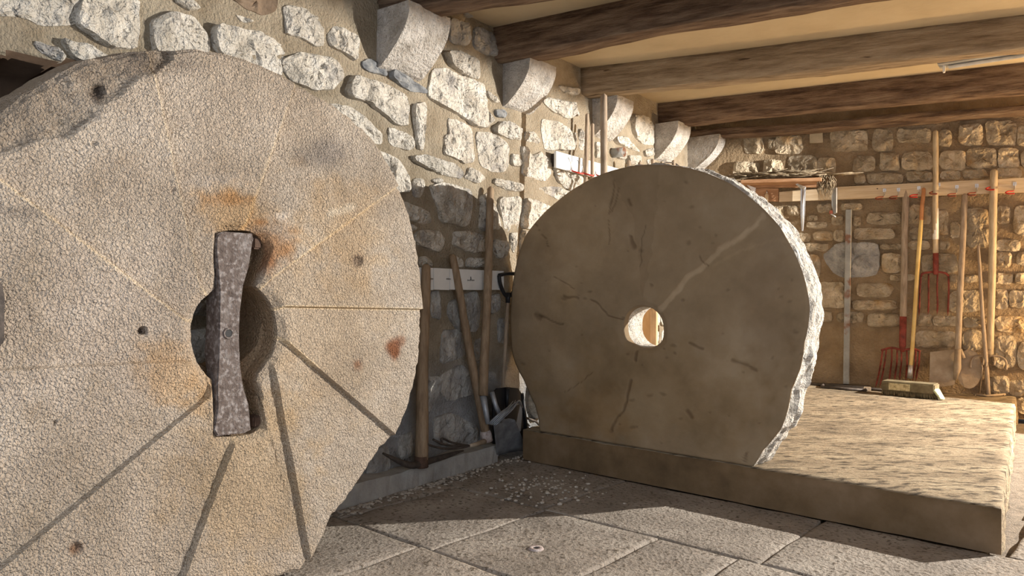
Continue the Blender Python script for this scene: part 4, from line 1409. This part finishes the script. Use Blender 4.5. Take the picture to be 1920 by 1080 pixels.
# --- hooked cultivator with leaning handle
kt, kb = wp(848, 477, .05), wp(913, 826, .13)
cu = empty('hooked_fork', base_of(kb, .10), 'leaning manure hook with a labelled handle and three long thin tines', 'fork')
handle('handle', kt, lerp(kt, kb, .97), .023, .028, M['handle'], cu)
ax = (kb - kt).normalized()
tube('paper_label', [lerp(kt, kb, q) for q in (.24, .27, .31, .345)], [.0248, .0252, .0256, .026], M['tape_grey'], cu)
tube('ferrule', [lerp(kt, kb, .945), lerp(kt, kb, .96), kb + ax * .005], [.030, .036, .037], M['ferrule'], cu, 12)
so = [kb, wp(893, 833, .16), wp(880, 836, .16)]
so = [Vector((p.x, p.y, max(p.z, .125))) for p in so]
tube('shank', so, [.018, .013, .010], M['spade'], cu)
for i, (e1, e2, e3) in enumerate((((862, 840), (830, 841), (800, 833)), ((860, 836), (835, 834), (812, 824)), ((862, 833), (845, 829), (829, 822)))):
    p = [so[-1]] + [wp(x, y, .155 - .01 * i) for x, y in (e1, e2, e3)]
    if i == 2: p.append(wp(828, 832, .13))
    p = [Vector((q.x, q.y, max(q.z, .118 + .012 * i))) for q in p]
    tube('tine', curve_pts(p, 5), .0065, M['dark_iron'], cu, 8)

# --- long pole with broad curved fork head
lt, lb = wp(920, 350, .05), wp(906, 742, .16)
fk = empty('broad_fork', base_of(wp(936, 776, .12), .18), 'long-handled stone fork, head of broad grey tines over the black shovel pan', 'fork')
handle('handle', lt, lb, .023, .029, M['handle'], fk)
root_ = wp(915, 795, .20)
tube('socket', [lb, lerp(lb, root_, .5), root_], [.022, .018, .014], M['steel'], fk)
for i in range(5):
    a = lerp(root_, wp(928, 798, .22), i / 4)
    q0 = (936 + i * 6, 776 - i * 2.0); q1 = (952 + i * 5, 764 - i * 3 + (i % 2) * 5); q2 = (962 + i * 4.5, 752 - i * 3.2 + i * i * 1.6)
    tube('tine', curve_pts([a, wp(*q0, .25), wp(*q1, .23), wp(*q2, .17)], 5), [.010, .012, .013, .013, .013, .013, .012, .012, .011, .011, .010, .009, .008, .006, .005, .003], M['steel'], fk, 8, .45)

# --- square steel spade blade in front
sp = empty('square_shovel', base_of(atZ(958, 850, 0), 0), 'grey square steel shovel blade standing on the floor in front of the black one', 'shovel')
bl = [wp(924, 792, .22), wp(964, 786, .22), wp(989, 845, .10), wp(932, 853, .10)]
mid = (bl[0] + bl[1] + bl[2] + bl[3]) / 4
n_ = (bl[1] - bl[0]).cross(bl[3] - bl[0]).normalized()
if n_.y > 0: n_ = -n_
bm = bmesh.new()
NU, NV = 10, 8
gr = []
for j in range(NV + 1):
    for i in range(NU + 1):
        u, v = i / NU, j / NV
        p = lerp(lerp(bl[0], bl[1], u), lerp(bl[3], bl[2], u), v)
        d_ = .018 * (1 - (2 * u - 1) ** 4) * (1 - .6 * v) - .008 * abs(math.cos(u * math.pi * 3)) * (1 - v)
        p = p - n_ * d_
        p.z = max(p.z, .004)
        gr.append(p)
vf = [bm.verts.new(p) for p in gr]; vb = [bm.verts.new(p - n_ * .004) for p in gr]
W_ = NU + 1
for j in range(NV):
    for i in range(NU):
        a = j * W_ + i
        bm.faces.new((vf[a], vf[a + 1], vf[a + W_ + 1], vf[a + W_])).smooth = True
        bm.faces.new((vb[a], vb[a + W_], vb[a + W_ + 1], vb[a + 1])).smooth = True
bd_ = [i for i in range(NU)] ; ed = [(i, i + 1) for i in range(NU)] + [(NV * W_ + i, NV * W_ + i + 1) for i in range(NU)] + [(j * W_, (j + 1) * W_) for j in range(NV)] + [(j * W_ + NU, (j + 1) * W_ + NU) for j in range(NV)]
for a, b in ed: bm.faces.new((vf[a], vf[b], vb[b], vb[a]))
link('blade', fin(bm, 'blade'), M['steel'], sp)
tube('socket', [wp(943, 790, .215), wp(930, 762, .20), wp(922, 735, .17)], [.017, .015, .017], M['steel'], sp)

# --- black shovel with D grip
ds = empty('black_shovel', base_of(atZ(955, 842, 0), 0), 'black plastic shovel with a D-shaped grip, in the corner by the far millstone', 'shovel')
dt, db = wp(952, 566, .07), wp(943, 726, .09)
tube('shaft', [dt, lerp(dt, db, .5), db], .0125, M['handle_grey'], ds)
G = [wp(x, y, .07) for x, y in ((936, 516), (954, 513), (972, 516), (969, 532), (961, 550), (953, 556), (945, 550), (938, 532))]
tube('d_grip', curve_pts(G + [G[0]], 4), [.0125] * 33, M['black'], ds, 10)
tube('grip_socket', [wp(953, 549, .07), wp(952, 568, .07)], [.019, .016], M['black'], ds)
pb_ = [wp(924, 738, .10), wp(932, 728, .10), wp(952, 726, .10), wp(972, 728, .10), wp(979, 738, .10), wp(988, 838, .07), wp(984, 846, .07), wp(930, 846, .07), wp(926, 838, .07)]
pb_ = [Vector((p.x, p.y, max(p.z, .004))) for p in pb_]
plate('pan', pb_, WL.n, .012, M['black'], ds, .003)
for (a, b) in ((0, 8), (4, 5)):
    tube('rim', [pb_[a], lerp(pb_[a], pb_[b], .5) + WL.n * .01, pb_[b]], .011, M['black'], ds)
tube('rib', [wp(952, 728, .11), wp(950, 770, .105)], [.016, .010], M['black'], ds)

# fallen bar in the gap beside the wheel
gb = empty('iron_bar', atZ(1000, 803, PH), 'short bent iron bar in the dark gap between the wall and the far millstone', 'tool')
tube('bar', [wp(985, 783, .06), wp(1005, 790, .06), wp(1011, 797, .06)], .008, M['dark_iron'], gb)
tube('bar', [wp(984, 801, .06), wp(1004, 802, .06)], .007, M['steel'], gb)
# pale stone standing behind the gap
rk = bmesh.new()
bmesh.ops.create_icosphere(rk, subdivisions=4, radius=1)
c_ = wp(985, 770, .10); c_ = Vector((c_.x, c_.y, PH + .17)) + Vector((.12, .26, 0))
for v in rk.verts:
    q = 1 + .22 * noise.noise(v.co * 2.2) + .10 * noise.noise(v.co * 6)
    v.co = Vector((v.co.x * .12 * q, v.co.y * .10 * q, v.co.z * .19 * q)) + c_
    v.co.z = max(v.co.z, PH + .002)
tag(link('loose_rock', fin(rk, 'rock'), M['stone']), 'pale broken rock on the platform in the gap behind the far millstone', 'rock')

# ================================================================ BACK WALL
hbk = empty('pine_hook_board', bp_(1690, 375, .02), 'long pine hook board across the back wall', 'board')
def ytop(x): return 350.5 - (x - 1570) * .0495
def ybot(x): return 378.5 - (x - 1461) * .0400
wallplate(WB, 1461, 1568, ytop(1461) + 4, ytop(1568) + 1, ybot(1461), ybot(1568), .075, .022, M['board'], hbk, 'plank')
wallplate(WB, 1570, 1969, ytop(1570), ytop(1969), ybot(1570), ybot(1969), .080, .024, M['board'], hbk, 'plank')
wallplate(WB, 1405, 1460, 352, 353, 376, 378, .066, .02, M['board_red'], hbk, 'plank')
for x in (1435, 1645):
    tube('nail', [bp_(x, ytop(x) + 7, .078), bp_(x, ytop(x) + 7, .084)], .006, M['dark_iron'], hbk, 8)
# shelf
sh = empty('wall_shelf', bp_(1470, 345, .05), 'reddish wooden shelf on the back wall carrying dry twigs', 'shelf')
A_, B_ = bp_(1398, 344, .05), bp_(1545, 340, .05)
box('shelf_board', (A_ + B_) / 2 + WB.n * .12 - Vector((0, 0, .012)), (B_ - A_) / 2, WB.n * .13, Vector((0, 0, .016)), M['board_red'], sh, .003)
wallplate(WB, 1400, 1545, 345, 343, 352, 351, .09, .02, M['board_red'], sh, 'fascia')
# twigs
tw = []
bm = bmesh.new()
rr = random.Random(3)
for k in range(190):
    t = rr.random()
    x = 1382 + 175 * t + rr.uniform(-6, 6)
    y = 338 - 8 * math.sin(min(1, t * 1.1) * math.pi) + rr.uniform(-6, 3)
    o_ = rr.uniform(.10, .26)
    a = bp_(x, y, o_)
    L_ = rr.uniform(.10, .35)
    dr = (WB.d * rr.choice((-1, 1)) + WB.n * rr.uniform(-.3, .3) + Vector((0, 0, rr.uniform(-.12, .16)))).normalized()
    b = a + dr * L_
    md = (a + b) / 2 + Vector((0, 0, rr.uniform(-.01, .025)))
    mz = A_.z + .008
    pts = [Vector((p.x, p.y, max(p.z, mz))) for p in (a, md, b)]
    tubem(bm, pts, [.007, .006, .002], 5)
for k in range(70):   # drooping end at the right
    x = rr.uniform(1535, 1562); y0 = rr.uniform(328, 345)
    a = bp_(x, y0, .22 + rr.uniform(-.05, .05)); b = bp_(x + rr.uniform(-6, 8), y0 + rr.uniform(14, 36), .23 + rr.uniform(-.04, .05))
    md = (a + b) / 2 + Vector((rr.uniform(-.03, .03), rr.uniform(-.03, .03), .01))
    tubem(bm, [a, md, b], [.004, .0035, .001], 4)
tag(link('dry_twigs', fin(bm, 'twigs'), M['twig']), 'bundle of dry twigs and roots heaped on the shelf and drooping at its right end', 'twigs', kind='stuff')
# zinc shelf bracket
br = empty('shelf_bracket', bp_(1507, 420, .10), 'shiny zinc shelf bracket tapering down from the shelf', 'bracket')
plate('upright', [bp_(1501, 347, .12), bp_(1511, 350, .12), bp_(1509, 400, .12), bp_(1506, 433, .12), bp_(1503, 433, .12), bp_(1501, 400, .12)], WB.n, .012, M['zinc'], br, .002)
tube('rib', [bp_(1506, 352, .125), bp_(1504.5, 430, .122)], [.009, .004], M['zinc'], br)
plate('arm', [bp_(1492, 345, .22), bp_(1497, 344, .22), bp_(1511, 352, .12), bp_(1503, 354, .12)], Vector((0, 0, 1)), .006, M['zinc'], br)
b2 = empty('shelf_bracket', bp_(1415, 355, .08), 'small pale bracket at the left end of the reddish shelf', 'bracket')
plate('arm', [bp_(1399, 346, .15), bp_(1417, 352, .10), bp_(1416, 363, .10), bp_(1408, 356, .12)], WB.n, .01, M['zinc'], b2, .001)
cl = empty('cup_hook', bp_(1438, 378, .07), 'cream plastic clip screwed to the board left of the zinc bracket', 'hook')
tube('clip', [bp_(1438, 360, .075), bp_(1438, 366, .085), bp_(1437, 381, .085)], [.006, .018, .018], M['board'], cl, 10)
tube('screw', [bp_(1438, 357, .07), bp_(1438, 362, .085)], .006, M['zinc'], cl, 8)
# hanging grey blade at the board joint
hg = empty('hanging_scraper', bp_(1564, 402, .10), 'narrow grey scraper hanging at the joint of the pine board', 'scraper')
plate('blade', [bp_(1559, 352, .11), bp_(1568, 352, .11), bp_(1568, 400, .11), bp_(1563, 401, .11), bp_(1559, 385, .11)], WB.n, .012, M['galv'], hg, .002)
tube('edge', [bp_(1568.5, 352, .115), bp_(1568.5, 399, .115)], .0045, M['tape_white'], hg, 6)
box('red_tip', bp_(1558, 398, .11), WB.d * .014, WB.n * .01, (0, 0, .016), M['hook_dark'], hg, .003)
tube('spring', curve_pts([bp_(1558, 401, .11), bp_(1563, 404, .12), bp_(1567, 407, .11)], 4), .006, M['zinc'], hg, 6)
# hooks
HK = [(1650, 368, 'rusty hook, first on the long part of the pine board'), (1676, 367, 'rusty hook, second on the pine board, left of the dark fork handle'),
      (1714, 364, 'rusty red hook between the dark fork handle and the broom'), (1751, 358, 'rusty hook holding the tall hanging pitchfork'),
      (1785, 362, 'rusty hook between the hanging pitchfork and the plate shovel handle'), (1822, 360, 'rusty hook just right of the plate shovel handle'),
      (1856, 350, 'rusty red hook holding the thickest handle'), (1893, 357, 'bright red hook, last one at the right end of the pine board')]
for i, (x, y, l) in enumerate(HK): hook(WB, x, y, .08, M['hook_red'] if i in (2, 6, 7) else M['hook_dark'], l, 1.05)


def onP(x, y):
    p = atZ(x, y, PH)
    d = (p - WB.o).dot(WB.n)
    return p + WB.n * max(0, .05 - d)


def stand(fr, x, y, off, z=None):
    p = fr.at(x, y, off)
    if z is not None: p.z = z
    return p


# grey post with squeegee-like steel foot
sq_t, sq_b = bp_(1591.5, 393, .06), onP(1589, 722) + Vector((0, 0, .03))
sqz = empty('steel_scraper', base_of(sq_b, PH), 'tall grey square steel post on a wide flat iron frame, left of the red fork', 'tool')
axp = (sq_t - sq_b)
d_ = WB.d * .026
bm = bmesh.new(); boxm(bm, (sq_t + sq_b) / 2, d_, WB.n * .022, axp / 2)
bmesh.ops.bevel(bm, geom=bm.edges[:], offset=.004, segments=1, affect='EDGES')
link('post', fin(bm, 'post'), M['galv'], sqz)
f0, f1, f2, f3 = onP(1536, 731), onP(1545, 722), onP(1627, 728), onP(1606, 739)
up = Vector((0, 0, .014))
g0, g1, g2, g3 = onP(1541, 728), onP(1548, 720), onP(1630, 727), onP(1622, 735)
for a, b in ((onP(1520, 716), onP(1700, 738)), (g0, g3), (g0, onP(1548, 719)), (onP(1545, 721), g2), (g2, g3)):
    tube('foot_bar', [a + up, b + up], .014, M['dark_iron'], sqz, 8)
tube('end_pin', [onP(1524, 717) + up, onP(1524, 717) + up + Vector((0, 0, .11))], .008, M['spade'], sqz, 8)
box('clamp', onP(1626, 733) + Vector((0, 0, .018)), WB.d * .03, WB.n * .02, (0, 0, .018), M['spade'], sqz, .004)


def fork(label, top, sock, sw, foot_pts, hm, r, tine_px, off, cross, flip=False, band=None):
    root = empty('garden_fork', foot_pts, label, 'fork')
    s0 = lerp(top, sock, sw[0])
    handle('handle', top, s0, r, r * 1.0, hm, root)
    tube('socket', [lerp(top, sock, sw[0] - .03), lerp(top, sock, sw[1]), sock], [r * 1.03, r * 1.03, r * .6], M['red_iron'], root, 12)
    if band:
        tube('tape_band', [lerp(top, sock, q) for q in np.linspace(band[0], band[1], 4)], r * 1.06, M['tape_white'], root, 12)
    tube('crossbar', curve_pts([bp_(x, y, off) for x, y in cross], 4), .010, M['red_iron'], root, 8)
    for t in tine_px:
        tube('tine', curve_pts([bp_(x, y, o2) for x, y, o2 in t], 5), [.009] * (len(t) * 5 - 6) + [.004, .0015], M['red_iron'], root, 8, .7)
    return root


# standing red fork behind the broom: tines reach the platform
tz = []
for (xa, ya, xb, yb) in ((1655, 656, 1641, 728), (1662, 655, 1649, 726), (1672, 654, 1667, 716), (1682, 655, 1677, 716), (1690, 657, 1686, 716), (1700, 658, 1698, 716), (1717, 657, 1711, 716), (1724, 658, 1717, 716)):
    foot = onP(xb, max(yb, 727) if xb < 1660 else 729)
    off_f = (foot - WB.o).dot(WB.n)
    tz.append([(xa, ya, .12), ((xa * 2 + xb) / 3 + 1.5, ya + 22, .15), ((xa + 2 * xb) / 3 + 1, yb - 22, off_f * .75), (xb, yb, off_f)])
tz = [t for i, t in enumerate(tz)]
ff = fork('red-socketed garden fork standing upright, its red tines behind the broom head', bp_(1699, 345, .05), bp_(1692, 660, .12), (.82, .96), base_of(bp_(1690, 700, .2), PH), M['handle_grey'], .028, tz, .12, [(1652, 657), (1672, 652), (1692, 656), (1712, 654), (1726, 659)])
# hanging pitchfork
pf = fork('red pitchfork hanging high on the back wall, white tape band on its pale handle', bp_(1754, 244, .12), bp_(1754.5, 515, .09), (.88, .99), bp_(1752, 590, .06), M['handle_pale'], .022,
          [[(1727, 516, .07), (1725, 540, .08), (1724, 570, .08), (1723, 592, .07)], [(1741, 514, .07), (1741, 540, .08), (1741, 570, .08), (1740, 590, .07)],
           [(1758, 514, .07), (1757, 540, .08), (1758, 570, .08), (1757, 590, .07)], [(1778, 516, .07), (1779, 540, .08), (1778, 570, .08), (1777, 592, .07)]],
          .07, [(1727, 517), (1732, 512), (1754, 510), (1772, 512), (1779, 518)], band=(.54, .755))
# broom
bt, bb = bp_(1732, 352, .09), onP(1706, 735) + Vector((0, 0, .12))
bro = empty('push_broom', base_of(bb, PH), 'push broom with a yellow handle, in front of the red fork', 'broom')
handle('handle', lerp(bt, bb, .16), bb, .017, .016, M['handle_yellow'], bro)
handle('upper_handle', bt, lerp(bt, bb, .17), .016, .017, M['handle_orange'], bro)
tube('ferrule', [lerp(bt, bb, .93), lerp(bt, bb, 1.0)], [.020, .023], M['zinc'], bro)
hA, hB = onP(1652, 741), onP(1752, 750)
dd = (hB - hA).normalized(); hl = (hB - hA).length / 2
nb = Vector((dd.y, -dd.x, 0)); nb = nb if nb.y < 0 else -nb
hc_ = (hA + hB) / 2 - nb * .08
box('broom_head', hc_ + Vector((0, 0, .085)), dd * hl, nb * .08, (0, 0, .040), M['broom_block'], bro, .008)
box('label_plate', hc_ + nb * .081 + Vector((0, 0, .082)) - dd * hl * .30, dd * hl * .40, nb * .002, (0, 0, .028), M['broom_label'], bro)
bm = bmesh.new()
for i in range(34):
    for j in range(4):
        p = hc_ + dd * hl * (-.97 + 1.94 * i / 33) + nb * (-.055 + .11 * j / 3)
        q = p + nb * R.uniform(-.01, .015) + dd * (.035 * max(0, (i - 29) / 4)) 
        tubem(bm, [p + Vector((0, 0, .048)), Vector((q.x, q.y, PH + .004))], [.007, .008], 5)
bo = link('bristles', fin(bm, 'bristles'), M['broom_block'], bro); 
bm = bmesh.new()
for k in range(10):
    p = hc_ + dd * hl * (.93 + .012 * k) + nb * (.03 + R.uniform(-.03, .05))
    tubem(bm, [p + Vector((0, 0, .08)), p + dd * .04 + Vector((0, 0, .045 - .004 * k)), p + dd * .05 + Vector((0, 0, .008))], [.014, .012, .006], 6)
link('bristle_tuft', fin(bm, 'tuft'), M['bristle'], bro)['label'] = 'pale green splayed bristles at the right end'

# plate shovel
st, sb_ = bp_(1809, 361, .06), bp_(1796, 655, .20)
ps = empty('plate_shovel', base_of(onP(1782, 735), PH), 'shovel with long grey handle, its pale dusty plate blade leaning behind the broom', 'shovel')
handle('handle', st, sb_, .024, .024, M['handle_grey'], ps)
tube('socket', [sb_, bp_(1795, 690, .22), bp_(1791, 712, .22)], [.024, .030, .014], M['spade'], ps)
bl_ = [bp_(1744, 660, .14), bp_(1790, 655, .16), bp_(1793, 700, .20), bp_(1790, 722, .22), bp_(1742, 728, .24)]
bl_ = [Vector((p.x, p.y, max(p.z, PH + .01))) for p in bl_]
plate('blade', bl_, WB.n, .008, M['spade'], ps, .002)
rd = empty('round_shovel_blade', base_of(onP(1818, 735), PH), 'round dusty shovel blade leaning on the wall right of the plate shovel', 'shovel')
bl2 = []
for k in range(16):
    t = 2 * math.pi * k / 16
    bl2.append(bp_(1817 + 24 * math.cos(t), 695 + 34 * math.sin(t) - (6 if math.sin(t) < 0 else 0), .15 - .05 * math.sin(t) * -1))
bl2 = [Vector((p.x, p.y, max(p.z, PH + .01))) for p in bl2]
plate('blade', bl2, WB.n, .008, M['spade'], rd, .002)
tube('socket', [bp_(1800, 655, .15), bp_(1806, 672, .16)], [.016, .020], M['spade'], rd)

# thin handled rake standing on its head
rt_, rb_ = bp_(1834, 460, .10), onP(1853, 744) + Vector((0, 0, .012))
rk_ = empty('garden_rake', base_of(rb_, PH), 'thin-handled rake standing on its narrow head at the right of the platform', 'rake')
handle('handle', rt_, rb_, .013, .018, M['handle_grey'], rk_)
tube('rake_head', [onP(1826, 742) + Vector((0, 0, .014)), onP(1850, 745) + Vector((0, 0, .012)), onP(1884, 742) + Vector((0, 0, .014))], .010, M['spade'], rk_, 8)
for k in range(7):
    p = lerp(onP(1828, 742), onP(1882, 742.5), k / 6)
    tube('tooth', [p + Vector((0, 0, .014)), p + WB.n * .05 + Vector((0, 0, .006))], [.005, .003], M['spade'], rk_, 6)
tube('stay', [onP(1836, 741) + Vector((0, 0, .01)), bp_(1842, 690, .18), bp_(1840, 680, .17)], .006, M['spade'], rk_, 6)

# thick handle with wire cultivator head
tt, tb = bp_(1864, 317, .10), bp_(1856, 664, .10)
wc = empty('wire_cultivator', bp_(1855, 695, .1), 'thickest pale handle with an arched wire cultivator head, rightmost tool on the back wall', 'cultivator')
handle('handle', tt, tb, .030, .027, M['handle_pale'], wc)
tube('ferrule', [bp_(1856, 655, .10), bp_(1855, 669, .10)], [.029, .020], M['spade'], wc)
tube('arched_wire', curve_pts([bp_(1820, 690, .16), bp_(1822, 676, .14), bp_(1831, 668, .12), bp_(1855, 667, .11), bp_(1875, 669, .12), bp_(1886, 677, .14), bp_(1887, 694, .16)], 6), .0085, M['spade'], wc, 8)
for (x, y0, y1) in ((1842, 662, 684), (1863, 668, 685), (1848, 668, 688)):
    tube('tine', curve_pts([bp_(x, y0, .11), bp_(x + 2, (y0 + y1) / 2, .16), bp_(x + 1, y1, .18)], 4), .007, M['spade'], wc, 6)

# ================================================================ CEILING FIXTURE, SMALL THINGS
fa, fb = atZ(1770, 124, 2.74), atZ(1925, 100, 2.74)
dv = (fb - fa).normalized(); fb = fa + dv * 1.25
lf = empty('fluorescent_fixture', (fa + fb) / 2 + Vector((0, 0, .08)), 'unlit grey fluorescent batten fixture under the ceiling at the top right', 'lamp')
nv = Vector((dv.y, -dv.x, 0))
box('housing', (fa + fb) / 2 + Vector((0, 0, .042)), dv * .66, nv * .075, (0, 0, .040), M['fix'], lf, .004)
tube('tube', [fa + dv * .03 - Vector((0, 0, .012)), fb - dv * .03 - Vector((0, 0, .012))], .014, M['tube'], lf, 12)
for p in (fa, fb):
    box('end_cap', p - Vector((0, 0, .012)), dv * .008, nv * .016, (0, 0, .036), M['tube'], lf, .003)
box('ceiling_mount', (fa + fb) / 2 + Vector((0, 0, .077)), dv * .3, nv * .02, (0, 0, .006), M['fix'], lf)

# grey metal strip at the far left edge on the near millstone
gp = [W1.at(x, y, .05) for x, y in ((-34, 525), (5, 530), (9, 560), (9, 640), (0, 648), (-34, 650))]
g_ = plate('metal_plate', gp, W1.n, .03, M['dark_iron'], None, .003)
tag(g_, 'grey metal plate at the left edge of the picture fixed on the near millstone', 'plate')

# gravel swept along the footing
bm = bmesh.new()
rr = random.Random(11)
for k in range(420):
    if k < 260:
        s_ = rr.uniform(-2.0, -.05); off = .115 + abs(rr.gauss(0, .05)); p = WL.P(s_, 0, off)
    else:
        p = atZ(rr.gauss(1010, 70), rr.gauss(915, 16), 0)
    r_ = rr.uniform(.004, .011)
    vs = bmesh.ops.create_icosphere(bm, subdivisions=1, radius=r_)['verts']
    sx, sy, sz = rr.uniform(.8, 1.5), rr.uniform(.7, 1.2), rr.uniform(.5, .9)
    for v in vs: v.co = Vector((v.co.x * sx, v.co.y * sy, v.co.z * sz + r_ * .4)) + p
tag(link('loose_gravel', fin(bm, 'gravel'), M['pebble']), 'pale gravel and crumbs swept along the wall footing and floor', 'gravel', kind='stuff')
# small drain plug in the floor
dc = atZ(1005, 1028, 0)
dr = empty('floor_plug', dc, 'small pale round plug with a dark hole in the near flagstones', 'drain')
bm = bmesh.new()
rg = []
for r_, z_ in ((.034, -.004), (.030, .004), (.014, .003), (.011, -.002)):
    rg.append([bm.verts.new(dc + Vector((math.cos(q) * r_, math.sin(q) * r_, z_))) for q in [2 * math.pi * k / 20 for k in range(20)]])
for r0, r1 in zip(rg[:-1], rg[1:]):
    for k in range(20): bm.faces.new((r0[k], r0[(k + 1) % 20], r1[(k + 1) % 20], r1[k])).smooth = True
link('ring', fin(bm, 'ring'), M['ferrule'], dr)
bm = bmesh.new(); tubem(bm, [dc + Vector((0, 0, -.004)), dc + Vector((0, 0, .0015))], .0125, 16)  # black disc standing for the dark inside the plug
link('hole', fin(bm, 'hole'), M['black'], dr)
